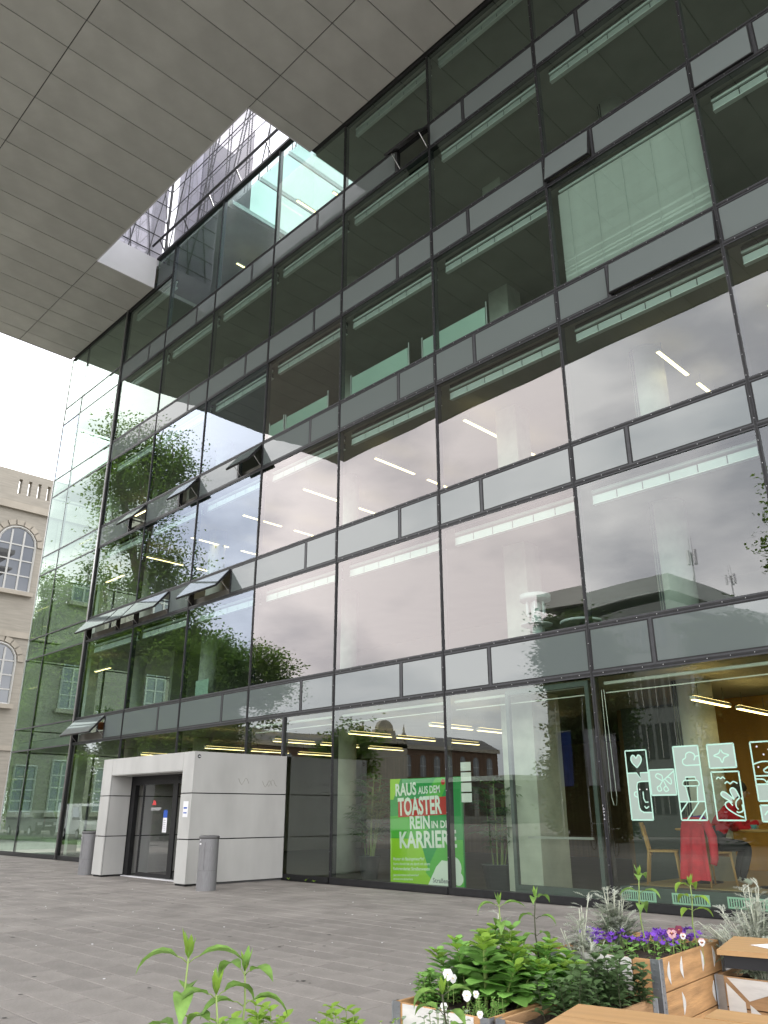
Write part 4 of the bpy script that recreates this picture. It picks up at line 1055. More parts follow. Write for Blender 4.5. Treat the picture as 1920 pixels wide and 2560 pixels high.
tri((-.60, .31), (-.50, .385), (-.30, .385), (-.36, .22), (-.56, .17)); tri((-.66, .17), (-.60, .28), (-.58, .17)); tri((-.74, .11), (-.68, .14), (-.64, .02), (-.74, .01)); tri((-.62, .12), (-.38, .19), (-.34, .01), (-.60, .01))
tri((-.26, .385), (-.07, .385), (-.07, .22), (-.31, .22)); tri((-.32, .18), (-.07, .19), (-.07, .02), (-.28, .01))
p4, T4 = planter('low planter with dark mint squeezed between the white planter and the bellflowers', -2.885, -8.86, R_(3), .43, 1.14, 2, 'wood_weathered')
MB().box(.001, .0035, .55, .66, .205, T4-.004).build('white_paint', 'white_wash', p4)
p5, T5 = planter('planter with sunflower seedlings at the lower edge', -2.55, -11.9, R_(4), .80, 1.2, 2)
p6, T6 = planter('planter with pale variegated leaves beside the near table', -2.42, -10.45, R_(3), .62, .9, 2)

# ================================================================== plants
pq = random.Random(99)
def rv(a=1): return Vector((pq.uniform(-a, a), pq.uniform(-a, a), pq.uniform(-a, a)))
LANCE = (.15, .8, 1, .75, .35, 0); OBOV = (.25, .4, .75, 1, .9, .2); OVAL = (.1, .8, 1, .85, .4, 0)
def sunflower(label, x, y, z0, z1, seed, leafL=.17, m='leaf_sun', sm='stem_green', name='sunflower_seedling', lean=(0, 0), pairs=3):
    q = random.Random(seed); t = thing(name, label, 'plant', (x-lean[0], y-lean[1], z0), 0, 'sunflower seedlings in the planters')
    h = z1-z0-.07; st = MB(); lv = MB(); yl = MB()
    pts = [Vector((lean[0]*(i/5)+.008*math.sin(i*1.4+seed), lean[1]*(i/5)+.008*math.cos(i*1.1+seed), h*i/5)) for i in range(6)]
    st.path(pts, [.0058, .0055, .005, .0046, .0042, .0036], 6)
    a0 = q.uniform(0, 6.3)
    for k in range(pairs):
        f = 1-.18*k-(.04 if k else 0); zc = h*max(.15, (f if k else .97)); c = Vector((pts[-1].x*zc/h, pts[-1].y*zc/h, zc))
        for e in (0, pi):
            a = a0+k*1.45+e+q.uniform(-.35, .35); up_ = .55-.1*k
            d = Vector((math.cos(a), math.sin(a), up_)).normalized(); pe = c+d*leafL*.28
            st.path([c, c+d*leafL*.15+Vector((0, 0, .006)), pe], .0022, 4)
            lv.leaf(pe-d*.004, (d+Vector((0, 0, -.15))).normalized(), (0, 0, 1), leafL*q.uniform(.85, 1.15), leafL*.42, q.uniform(1.2, 2.1), 6, LANCE, .22)
    top = pts[-1]
    for k in range(5):
        a = a0+k*1.26; d = Vector((math.cos(a)*.5, math.sin(a)*.5, 1)).normalized()
        (lv if k < 3 else yl).leaf(top, d, (math.cos(a)*-1, math.sin(a)*-1, .4), leafL*q.uniform(.4, .62), leafL*.2, -.4, 4, LANCE, .3)
    st.build('stem', sm, t, True); lv.build('leaves', m, t, True); yl.build('young_leaves', 'leaf_lime', t, True)
    return t
sunflower('sunflower seedling with drooping leaves, leftmost in the front', -3.0, -11.17, T5-.03, 1.05, 1, .19)
sunflower('sunflower seedling with two leaf whorls, tallest of the front group after the leftmost', -2.95, -10.93, T5-.03, .985, 2, .17, pairs=4)
sunflower('short sunflower seedling between the two taller front ones', -2.9, -11.08, T5-.03, .93, 3, .17)
sunflower('dark stemmed seedling with hanging leaves before the white planter', -2.76, -9.95, T6-.03, .80, 4, .15, 'leaf_sun', 'stem_dark')
sunflower('seedling with forked top rising from the stonecrop', -3.75, -8.25, T1-.03, .98, 5, .15, lean=(-.04, -.03))
sunflower('slim seedling with pointed tip right of the stonecrop', -3.6, -8.05, T1-.03, 1.02, 6, .14, 'leaf_sun', 'stem_dark')
sunflower('seedling rising over the purple bellflowers', -3.3, -7.16, T2-.03, 1.12, 7, .16)
sunflower('bright seedling among the silver ragwort', -3.05, -6.86, T2-.03, 1.06, 8, .15, 'leaf_lime')
# stonecrop: upright stems, rounded fleshy leaves in pairs, green bud heads
def stonecrop(label, cx, cy_, n, rx, ry, z0, hmax, seed):
    q = random.Random(seed); t = thing('stonecrop', label, 'plant', (cx, cy_, z0), 0, 'stonecrop clumps')
    st = MB(); lv = MB(); bd = MB(); yl = MB()
    for i in range(n):
        a = q.uniform(0, 6.3); r = math.sqrt(q.random()); bx, by = rx*.6*r*math.cos(a), ry*.6*r*math.sin(a)
        h = hmax*(1-.45*r*r)*q.uniform(.78, 1.05); tip = Vector((bx*1.7, by*1.7, h)); b = Vector((bx, by, -.02))
        st.path([b, b.lerp(tip, .5)+Vector((0, 0, .02)), tip], [.007, .006, .004], 5)
        rot = q.uniform(0, 6.3); m = 8
        for j in range(m):
            f = .22+.78*j/(m-1); c = b.lerp(tip, f); ln = .170*(1.05-.55*max(0, f-.55)/.45)*q.uniform(.85, 1.15)
            for e in range(3 if f < .8 else 4):
                aa = rot+j*1.15+e*(2.1 if f < .8 else 1.57)+q.uniform(-.3, .3); d = Vector((math.cos(aa), math.sin(aa), .15+.9*max(0, f-.45)))
                (yl if f > .86 and q.random() < .7 else lv).leaf(c, d, (0, 0, 1), ln, ln*.66, q.uniform(.0, .7), 5, OBOV, .09)
        if q.random() < .55:
            for j in range(22):
                d = rv(1); d.z = abs(d.z); bd.obox(tip+Vector((d.x*.022, d.y*.022, .012+d.z*.014)), .008, .008, .009, Matrix.Rotation(q.random()*3, 3, 'Z'))
    st.build('stems', 'stem_green', t); lv.build('leaves', 'leaf_sedum', t, True); yl.build('young_leaves', 'leaf_lime', t, True); tag(bd.build('bud_heads', 'leaf_lime', t), kind='stuff')
stonecrop('large green stonecrop clump filling the white planter', -3.72, -8.48, 15, .34, .42, T1-.03, .46, 3)
stonecrop('green stonecrop clump spilling over the wooden side of the white planter', -3.52, -8.15, 10, .24, .36, T1-.03, .36, 4)
# silver ragwort: felted stems, finely cut leaves
def ragwort(label, cx, cy_, z0, h, n, spread, seed, mats_=('leaf_silver', 'leaf_silver_green'), tall=0):
    q = random.Random(seed); t = thing('silver_ragwort', label, 'plant', (cx, cy_, z0), 0, 'silver ragwort plants')
    st = MB(); lv = MB(); lo = MB()
    def frond(c, d, ln, into):
        d = d.normalized(); u = d.cross(Vector((0, 0, 1))); u = u.normalized() if u.length > .05 else Vector((1, 0, 0))
        into.leaf(c, d, (0, 0, 1), ln, ln*.07, .5, 3, (1, 1, .9, .6), 0)
        for k in range(5):
            f = .25+.17*k; p = c+d*ln*f-Vector((0, 0, ln*.12*f*f))
            for s in (-1, 1):
                dd = (d*.75+u*s*.8+Vector((0, 0, q.uniform(-.1, .25)))).normalized(); l2 = ln*.34*(1.1-abs(f-.55))
                into.leaf(p, dd, (0, 0, 1), l2, ln*.055, .4, 2, (.7, 1, .5), 0)
                for s2 in (-1, 1):
                    into.leaf(p+dd*l2*.55, (dd+u*s2*.6+d*.3).normalized(), (0, 0, 1), l2*.45, ln*.045, .3, 1, (.8, .6), 0)
    for i in range(n):
        a = q.uniform(0, 6.3); r = q.random(); hh = h*q.uniform(.55, 1.0)*(1-.35*r)
        b = Vector((.05*math.cos(a)*r, .05*math.sin(a)*r, -.02)); e = Vector((spread*r*math.cos(a), spread*r*math.sin(a), hh))
        if i < tall: e = Vector((q.uniform(-.07, .07), q.uniform(-.07, .07), h*q.uniform(.92, 1.12)))
        m = b.lerp(e, .5)+Vector((0, 0, hh*.12)); st.path([b, m, e], [.006, .005, .0032], 5)
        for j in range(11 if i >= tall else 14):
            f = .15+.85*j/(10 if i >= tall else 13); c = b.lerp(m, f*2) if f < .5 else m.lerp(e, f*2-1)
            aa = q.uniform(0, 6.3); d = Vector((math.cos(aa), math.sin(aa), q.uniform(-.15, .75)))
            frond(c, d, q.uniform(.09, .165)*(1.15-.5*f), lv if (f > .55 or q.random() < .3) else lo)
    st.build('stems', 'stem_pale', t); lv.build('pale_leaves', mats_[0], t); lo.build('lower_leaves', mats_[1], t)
ragwort('silver ragwort with one bare flower stalk left of the bellflowers', -3.52, -7.62, T4-.03, .54, 26, .18, 5, tall=1)
ragwort('silver ragwort with tall branching stalk behind the bellflowers', -3.62, -7.0, T2-.03, .37, 24, .24, 6, tall=4)
ragwort('broad silver ragwort mound behind the half-moon planter', -2.78, -6.42, T3-.03, .58, 70, .46, 7, tall=6)
ragwort('thin silver stalk behind the stonecrop', -3.95, -7.95, T1-.03, .42, 5, .08, 8, tall=2)
# mint: dark upright shoots
def mint(label, cx, cy_, z0, n, sp, h, seed, m='leaf_mint', name='mint_plant', sm='stem_dark', ls=.045, shp=OVAL):
    q = random.Random(seed); t = thing(name, label, 'plant', (cx, cy_, z0), 0)
    st = MB(); lv = MB()
    for i in range(n):
        b = Vector((q.uniform(-sp[0], sp[0]), q.uniform(-sp[1], sp[1]), -.02)); e = b+Vector((q.uniform(-.05, .05), q.uniform(-.05, .05), h*q.uniform(.5, 1.05)))
        st.path([b, e], [.003, .002], 4); k = 8
        for j in range(k):
            c = b.lerp(e, .2+.8*j/(k-1)); a = j*1.57+q.uniform(-.3, .3)
            for s in (0, pi): lv.leaf(c, (math.cos(a+s), math.sin(a+s), .35+.3*(j == k-1)), (0, 0, 1), ls*q.uniform(.8, 1.3)*(1-.25*j/k), ls*.62, q.uniform(.3, .9), 3, shp, .15)
    st.build('stems', sm, t); lv.build('leaves', m, t, True)
mint('dark green mint in the low planter', -3.1, -8.2, T4-.03, 38, (.16, .42), .30, 1, ls=.085)
mint('low mint sprigs with tiny leaves at the front of the white planter', -3.5, -8.78, T1-.03, 24, (.10, .08), .12, 2, 'leaf_sedum', 'thyme_plant', 'stem_green', .022)
mint('leafy celery-like herb at the left corner of the white planter', -3.92, -8.74, T1-.03, 14, (.08, .12), .20, 3, 'leaf_sedum', 'herb_plant', 'stem_green', .06)
mint('lime green nettle leaves along the lower edge', -3.12, -10.75, T5-.03, 44, (.2, .25), .36, 4, 'leaf_lime', 'lime_nettle', 'stem_green', .075)
mint('lime green nettle tuft right of the seedlings', -2.98, -10.40, T6-.03, 26, (.10, .12), .34, 14, 'leaf_lime', 'lime_nettle', 'stem_green', .07)
mint('pale variegated creeper trailing at the lower edge', -2.9, -9.9, T6-.03, 34, (.10, .20), .27, 6, 'leaf_silver_green', 'variegated_creeper', 'stem_green', .04)
mint('pale creeper sprigs left of the white planter', -3.95, -9.1, .01, 14, (.06, .14), .36, 9, 'leaf_lime', 'variegated_creeper', 'stem_pale', .03)
# bellflowers
def bellflowers(label, cx, cy_, z0, seed):
    q = random.Random(seed); t = thing('bellflower', label, 'plant', (cx, cy_, z0), R_(5))
    lv = MB(); fl = MB(); st = MB()
    for i in range(190):
        p = Vector((q.uniform(-.33, .33), q.uniform(-.42, .40), q.uniform(.0, .05))); a = q.uniform(0, 6.3)
        lv.leaf(p, (math.cos(a), math.sin(a), .5), (0, 0, 1), .04, .036, .5, 2, (.3, 1, .9, .2), .1)
    for i in range(120):
        k = q.choice([(-.22, -.28), (-.15, -.15), (-.02, -.05), (.08, .1), (.16, .2), (.22, -.02), (.25, .3), (-.28, -.1)])
        p = Vector((k[0]+q.gauss(0, .05), k[1]+q.gauss(0, .06), q.uniform(.055, .125))); st.path([(p.x, p.y, 0), p], .0015, 3)
        n_ = Vector((q.uniform(-.8, .8), q.uniform(-.9, .4), 1)).normalized(); u = n_.orthogonal().normalized(); w = n_.cross(u)
        for j in range(5):
            aa = j*1.2566; d = u*math.cos(aa)+w*math.sin(aa)+n_*.5; fl.leaf(p, d, n_, .030, .020, -.5, 2, (.5, 1, .2), .1)
    st.build('stems', 'stem_green', t); lv.build('leaves', 'leaf_sedum', t, True); tag(fl.build('flowers', 'petal_purple', t), kind='stuff')
bellflowers('purple bellflowers spilling over the half-moon planter', -3.36, -7.12, T2-.035, 4)
def pansy(label, p, nrm, s, top, low, seed):
    """five overlapping petals with a dark face"""
    t = thing('pansy_flower', label, 'flower', p, 0, 'pansies in the planters'); n_ = Vector(nrm).normalized(); u = Vector((0, 0, 1)).cross(n_).normalized(); w = n_.cross(u)
    def petal(a, ln, wd, m, off):
        d = u*math.cos(a)+w*math.sin(a); MB().leaf(n_*off, d, n_, ln, wd, .35, 5, (.35, .9, 1, .95, .6, .05), .05).build('petal', m, t, True)
    petal(pi/2+.55, s, s*1.1, top, 0); petal(pi/2-.55, s, s*1.1, top, .002)
    petal(pi-.25, s*.9, s*.9, low, .004); petal(.25, s*.9, s*.9, low, .005); petal(-pi/2, s, s*1.25, low, .007)
    if low != 'petal_white' or top != 'petal_white':
        f = MB()
        for a in (-pi/2, pi+.3, -.3): f.leaf(n_*.010, u*math.cos(a)+w*math.sin(a), n_, s*.45, s*.34, .3, 2, (.3, 1, .1), 0)
        f.build('face', 'petal_maroon', t)
    MB().obox(n_*.013, .005, .005, .005).build('eye', 'petal_yellow', t)
    MB().path([-n_*.004, -n_*.02-Vector((0, 0, .05)), (-n_.x*.03, -n_.y*.03, -.14)], .002, 4).build('stem', 'stem_green', t)
tc_ = lambda p: (Vector(CAM)-Vector(p)).normalized()+Vector((0, 0, .1))
for lab, p, s, a, b in (('pink pansy with maroon crown, largest of the three by the half-moon marks', (-3.02, -7.27, .715), .038, 'petal_maroon', 'petal_pink'),
                        ('maroon pansy just behind the pink one', (-3.02, -7.16, .725), .032, 'petal_maroon', 'petal_maroon'),
                        ('small cream pansy between the pink and maroon ones', (-2.99, -7.17, .69), .024, 'petal_pink', 'petal_white'),
                        ('cream pansy hanging over the rim above the half-moon marks', (-2.94, -7.0, .64), .028, 'petal_pink', 'petal_white')):
    pansy(lab, p, tc_(p), s, a, b, 1)
for lab, p, s in (('white pansy, highest of the white ones in the white planter', (-3.72, -8.84, .565), .036), ('white pansy partly behind the seedling leaf', (-3.73, -8.78, .535), .028),
                  ('large white pansy above the white board', (-3.52, -8.9, .485), .032), ('white pansy right of the large one', (-3.5, -8.84, .487), .022),
                  ('white pansy low at the white rim behind the dark stem', (-3.66, -8.95, .415), .026), ('small white pansy bud at the near corner of the white planter', (-3.4, -8.93, .41), .022)):
    pansy(lab, p, tc_(p), s, 'petal_white', 'petal_white', 2)

# ================================================================== tables
def table(label, x, y, rz, sx, sy, z, n, legs=True, flipx=1):
    """root at the far left corner; top spans local x 0..sx, y -sy..0, n boards along x"""
    t = thing('cafe_table', label, 'table', (x, y, 0), rz, 'wooden cafe tables')
    bw = sy/n
    for i in range(n): MB().box(0, sx, -sy+i*bw+.0025, -sy+(i+1)*bw-.0025, z-.026, z).build('board', 'wood_table', t)
    MB().box(.03, sx-.03, -sy+.03, -.03, z-.095, z-.028).build('frame', 'black_metal', t)
    MB().box(sx/2-.04, sx/2+.04, -sy/2-.04, -sy/2+.04, .03, z-.095).build('leg', 'black_metal', t); MB().box(sx/2-.3, sx/2+.3, -sy/2-.08, -sy/2+.08, 0, .03).build('foot_plate', 'black_metal', t)
    return t
table('wooden cafe table with plank joints nearest the camera', -2.17, -9.77, R_(14), 1.3, .72, .75, 3)
table('wooden cafe table at the lower right, partly beyond the nearest table', -1.715, -9.46, R_(8), 1.2, .18+.0, .752, 1)
tc2 = table('wooden cafe table with black apron carrying a sheet of paper', -2.535, -7.372, R_(14.5), 1.4, .64, .75, 1)
tag(MB().box(-.105, .105, -.148, .148, 0, .0012).build('paper_sheet', 'paper', None, loc=(-2.12, -7.66, .7515), rot=(0, 0, R_(62))), 'printed white sheet lying on the table with the black apron', 'paper')
# ================================================================== poster behind the glass
po = thing('poster_stand', 'tall green poster stand with white and red lettering behind the lobby glass', 'poster', (-12.44, .42, .03))
PWd, PH = 2.10, 2.19; HX = PWd/2
MB().box(-HX, HX, 0, .05, 0, PH).build('board', 'poster_green', po)
ly = -.002
def pp(poly, m, n='print_area', d=0): MB().prism(poly, ly-d-.0008, ly-d, 'y').build(n, m, po)
pp([(-HX, .0), (HX*.2, 0), (-.15, .95), (-HX, .95)], 'poster_lime'); pp([(-HX, PH), (-.72, PH), (-.95, 1.75), (-HX, 1.75)], 'poster_lime')
pp([(-.05, 1.72), (.35, PH), (.75, PH), (.45, 1.72)], 'poster_mid'); pp([(-HX, .96), (-.15, .96), (.1, 1.15), (-.3, 1.45), (-HX, 1.4)], 'poster_mid', d=.0002)
pp([(.0, .30), (.45, .95), (HX, .95), (HX, 0), (.38, 0)], 'poster_mid', d=.0001)
pp([(-.80, 1.38), (.62, 1.44), (.62, 1.80), (-.80, 1.74)], 'poster_red', 'red_band', .0012)
pp([(.02, .0), (.30, .42), (.46, .55), (.60, .54), (.66, .40), (.80, .0)], 'poster_white', 'white_figure', .0012)
pp(arc(.78, .42, .21, 0, 2*pi, 18)[:-1], 'poster_white', 'white_figure', .0014); pp(arc(.9, .22, .13, 0, 2*pi, 16)[:-1], 'poster_white', 'white_figure', .0016)
pp(arc(.55, PH-.10, .06, 0, 2*pi, 12)[:-1], 'poster_red', 'red_dot', .0012)
def ptext(body, x0, x1, z, cap, bold, m='poster_white', tilt=.035, d=.004):
    """lettering fitted to run from x0 to x1 with capitals of height cap"""
    me = text_mesh(body, 1., 1., bold); xs_ = [v.co.x for v in me.vertices]; a, b = min(xs_), max(xs_)
    for v in me.vertices: v.co = ((v.co.x-a)/(b-a)*(x1-x0), 0, v.co.z*cap/.70)
    me.materials.append(MATS[m]); link('lettering', me, po, (x0, ly-d, z), (0, -tilt, 0))
ptext('RAUS', -.874, -.232, 1.83, .25, .030); ptext('AUS DEM', -.175, .457, 1.86, .15, .022)
ptext('TOASTER', -.80, .505, 1.425, .35, .030); ptext('REIN', -.44, .15, 1.15, .25, .030); ptext('IN DIE', .20, .73, 1.17, .14, .022)
ptext('KARRIERE', -.755, .89, .76, .32, .030)
ptext('Master als Bauingenieur*in?', -.96, -.03, .50, .060, .012); ptext('Starte danach bei uns durch mit einem', -.96, .13, .405, .055, .006)
ptext('Referendariat Straßenwesen', -.96, .12, .305, .060, .018); ptext('Jetzt informieren und bewerben!', -.96, -.2, .19, .045, .010); ptext('strassen.nrw.de/karriere', -.96, -.38, .11, .045, .010)
ptext('Straßen', .20, .62, .12, .085, .018, 'grey_print', .0)

# ================================================================== line drawings stuck on the cafe glass
SYY = -.012
def sticker(label, x0, x1, z0, z1, lines, fills=(), dots=(), frame=True, bg=None, lw=.012):
    t = thing('window_sticker', label, 'sticker', ((x0+x1)/2, SYY, z0), 0, 'line drawings on the cafe glass'); w = (x1-x0); h = z1-z0
    def X(u): return (u-.5)*w
    def flat(pts, hw, nm='line', m='sticker', dy=0):
        mb = MB(); P = [Vector((X(u), 0, v*h)) for u, v in pts]
        L_, R2 = [], []
        for i, p in enumerate(P):
            d = (P[min(i+1, len(P)-1)]-P[max(i-1, 0)]); d = d.normalized() if d.length else Vector((1, 0, 0)); n_ = Vector((-d.z, 0, d.x))
            L_.append(p+n_*hw); R2.append(p-n_*hw)
        n0 = len(P); vs = [(q.x, -.001-dy, q.z) for q in L_+R2]; mb.add(vs, [(i, i+1, n0+i+1, n0+i) for i in range(n0-1)])
        mb.build(nm, m, t)
    for i, pl in enumerate(bg or ()): MB().prism([(X(u), v*h) for u, v in pl], -.0006-.0001*i, -.0003, 'y').build('tinted_film', 'sticker_fill', t)
    if frame:
        e = lw/w; e2 = lw/h
        for q in (((0, 0), (1, 0)), ((0, 1), (1, 1)), ((0, 0), (0, 1)), ((1, 0), (1, 1))): flat(q, lw*.95, 'border')
    for i, l in enumerate(lines): flat(l, lw*.85, 'line', 'sticker', .0003*(i % 3+1))
    for (u, v, r) in dots: MB().prism([(X(u)+a, v*h+b) for a, b in arc(0, 0, r, 0, 2*pi, 10)[:-1]], -.002, -.001, 'y').build('dot', 'petal_white', t)
    return t
def bez(*p, n=8):
    """Catmull-Rom through points"""
    P = [Vector((a, b, 0)) for a, b in p]; P = [P[0]*2-P[1]]+P+[P[-1]*2-P[-2]]; o = []
    for i in range(1, len(P)-2):
        for k in range(n):
            t = k/n; a, b, c, d = P[i-1:i+3]
            q = .5*((2*b)+(c-a)*t+(2*a-5*b+4*c-d)*t*t+(3*b-a-3*c+d)*t**3); o.append((q.x, q.y))
    o.append((P[-2].x, P[-2].y)); return o
full = [(0, 0), (1, 0), (1, 1), (0, 1)]
heart = bez((.5, .745), (.3, .82), (.25, .88), (.32, .925), (.42, .92), (.5, .885), (.6, .925), (.7, .915), (.75, .87), (.68, .81), (.5, .745))
face = [(1, .545), (.62, .545)]+bez((.62, .545), (.46, .53), (.40, .48))+[(.40, .22)]+bez((.40, .22), (.44, .14), (.60, .105))+[(1, .105)]
sticker('tall window drawing with a heart above a smiling face', -7.29, -6.90, 1.385, 2.50,
        [heart, [(0, .67), (.45, .67), (.62, .585), (.62, .67), (1, .67)], face, bez((.40, .40), (.27, .39), (.25, .345), (.38, .32)), [(.66, .40), (.66, .30), (.72, .25), (.86, .25)], bez((.66, .195), (.74, .165), (.86, .19))],
        dots=((.52, .43, .012), (.85, .43, .012)), bg=([(0, 0), (1, 0), (1, .105), (.55, .105), (.40, .2), (.40, .5), (.55, .545), (1, .545), (1, .67), (.62, .67), (.62, .585), (.45, .67), (0, .67)], heart[:-1]))
sticker('small square window drawing of a twig with berries', -6.88, -6.44, 1.77, 2.17,
        [[(1, .93), (.5, .55)], bez((.5, .55), (.25, .72), (.32, .84), (.5, .76), (.5, .55)), bez((.6, .62), (.82, .42), (.84, .62), (.72, .70), (.6, .62)), [(.5, .55), (.38, .38)], [(.55, .55), (.62, .36)],
         bez((.38, .38), (.26, .3), (.3, .16), (.42, .2), (.38, .38)), bez((.62, .36), (.52, .26), (.58, .14), (.7, .2), (.62, .36))], bg=(full,), lw=.011)
cloudl = bez((1, .855), (.8, .84), (.72, .77)) ; cl2 = bez((1, .735), (.62, .735), (.45, .735), (.34, .76), (.34, .81), (.46, .84), (.50, .89), (.64, .915), (.80, .89), (.84, .85))
sticker('tall window drawing with a cloud above a coffee cup and stripes', -6.41, -5.98, 1.385, 2.52,
        [cl2, bez((1, .86), (.86, .85), (.78, .80)), [(.22, .50), (.28, .53), (.80, .53), (.86, .50), (.86, .47), (.80, .455), (.28, .455), (.22, .47), (.22, .50)], [(.34, .53), (.36, .575), (.74, .575), (.76, .53)],
         [(.32, .455), (.40, .245)], [(.78, .455), (.72, .245)], [(0, .245), (1, .245)], [(0, .10), (.34, .245)], [(.22, 0), (.78, .245)], [(.68, 0), (1, .14)]],
        bg=([(0, .245), (.40, .245), (.32, .455), (.22, .47), (.22, .5), (.34, .53), (.36, .575), (.74, .575), (.76, .53), (.86, .5), (.86, .47), (.78, .455), (.72, .245), (1, .245), (1, 1), (0, 1)],))
star = bez((.5, .80), (.58, .62), (.78, .52), (.6, .42), (.5, .22), (.42, .42), (.22, .52), (.42, .62), (.5, .80), n=4)
sticker('small square window drawing of a four-pointed star', -5.83, -5.40, 2.16, 2.52, [star], bg=(full,), lw=.012)
hand = bez((.95, .06), (.7, .12), (.42, .24), (.36, .34), (.5, .38), (.62, .30)); f1 = bez((.62, .36), (.28, .50), (.30, .58), (.44, .56), (.70, .42)); f2 = bez((.70, .43), (.60, .60), (.68, .66), (.80, .62), (.90, .46)); th = bez((.95, .32), (.95, .2), (.8, .16), (.72, .18))
sticker('upright window drawing of a raised hand below two birds', -5.82, -5.38, 1.385, 2.10, [hand, f1, f2, th, bez((.90, .46), (.76, .38), (.74, .28), (.80, .22)),
        bez((.16, .85), (.24, .89), (.32, .86), (.40, .89), (.48, .85)), bez((.44, .75), (.54, .79), (.64, .75), (.76, .79), (.90, .75)), bez((.95, .46), (1, .4))],
        bg=([f1[i] for i in range(0, len(f1), 3)], [f2[i] for i in range(0, len(f2), 3)]))
sticker('window drawing with snow dots and a bun at the right edge', -5.14, -4.66, 1.66, 2.52,
        [bez((0, .62), (.3, .66), (.65, .65), (1, .62)), [(0, .42), (1, .42)], bez((0, .37), (.25, .36), (.35, .31), (.45, .36), (.7, .34), (1, .37)), [(0, .28), (1, .28)], bez((.3, .52), (.5, .57), (.75, .54), (.6, .47), (.35, .48), (.3, .52))],
        dots=((.2, .92, .014), (.55, .86, .014), (.38, .78, .014), (.7, .74, .014), (.15, .57, .014), (.8, .92, .014)), bg=([(0, 0), (1, 0), (1, .28), (0, .28)],))
sticker('small window drawing with wavy line at the right edge', -5.13, -4.68, 1.37, 1.60, [bez((.1, .4), (.25, .65), (.4, .4), (.6, .7), (.9, .4))], bg=(full,))
# ================================================================== cafe chairs, tables, people
CF = .352; FS = 1.17
def make_chair():
    c = thing('cafe_chair', '', 'chair', (0, 0, CF), 0, 'wooden chairs in the cafe')
    MB().prism([(-.22, -.20), (.22, -.20), (.20, .22), (-.20, .22)], .435, .46, 'z').build('seat', 'wood_light', c)
    MB().add([(-.21+.42*i/6, -.24-.03*math.sin(pi*i/6), .66) for i in range(7)]+[(-.22+.44*i/6, -.27-.03*math.sin(pi*i/6), .84) for i in range(7)]+[(-.21+.42*i/6, -.222-.03*math.sin(pi*i/6), .66) for i in range(7)]+[(-.22+.44*i/6, -.252-.03*math.sin(pi*i/6), .84) for i in range(7)],
             [(i, i+1, i+8, i+7) for i in range(6)]+[(i+14, i+21, i+22, i+15) for i in range(6)]+[(i+7, i+8, i+22, i+21) for i in range(6)]+[(i, i+14, i+15, i+1) for i in range(6)]+[(0, 7, 21, 14), (6, 20, 27, 13)]).build('backrest', 'wood_light', c)
    for s in (-1, 1):
        MB().path([(s*.19, .19, .44), (s*.215, .22, 0)], [.02, .014], 8).build('leg', 'wood_light', c, True)
        MB().path([(s*.20, -.25, .80), (s*.185, -.19, .45), (s*.215, -.25, 0)], [.014, .02, .014], 8).build('leg', 'wood_light', c, True)
    MB().box(-.18, .18, .17, .19, .39, .434).box(-.18, .18, -.18, -.16, .39, .434).build('apron', 'wood_light', c)
    return c
ch = make_chair()
CH = (((-7.33, 1.0), -1.15, 'empty light wood chair nearest the glazed side door'), ((-6.5, 1.04), -.40, 'light wood chair with the red coat over its back'),
      ((-4.9, 1.7), 1.6, 'light wood chair beyond the round table at the right edge'))
for i, ((x, y), rz, lab) in enumerate(CH):
    o = ch if i == 0 else copy_tree(ch); o.location = (x, y, CF); o.rotation_euler.z = rz; o['label'] = lab; o.scale = (FS,)*3
def rtable(label, x, y, r):
    t = thing('round_table', label, 'table', (x, y, CF), 0, 'round cafe tables')
    MB().lathe([(r-.02, .72), (r, .73), (r, .75), (r-.01, .755), (0, .755)], n=32).build('table_top', 'wood_light', t, True)
    MB().lathe([(.27, 0), (.27, .015), (.06, .03), (.04, .05), (.04, .72)], n=18).build('pedestal', 'black_metal', t, True); t.scale = (FS,)*3
rtable('round wooden cafe table before the seated person', -5.58, 1.45, .44); rtable('round wooden cafe table beside the empty chair', -7.0, 1.75, .33)
t = thing('coffee_cup', 'teal coffee cup on a saucer on the round table', 'cup', (-5.82, 1.30, CF+.757*FS))
MB().lathe([(.085, .0), (.09, .008), (.05, .004), (0, .004)], n=20).build('saucer', 'white_reveal', t, True)
MB().lathe([(.035, .009), (.055, .03), (.06, .07), (.055, .07), (.05, .03), (0, .02)], n=18).build('cup', 'cup_teal', t, True)
MB().path([(.055, 0, .06), (.085, 0, .055), (.085, 0, .03), (.052, 0, .025)], .006, 6).build('handle', 'cup_teal', t)

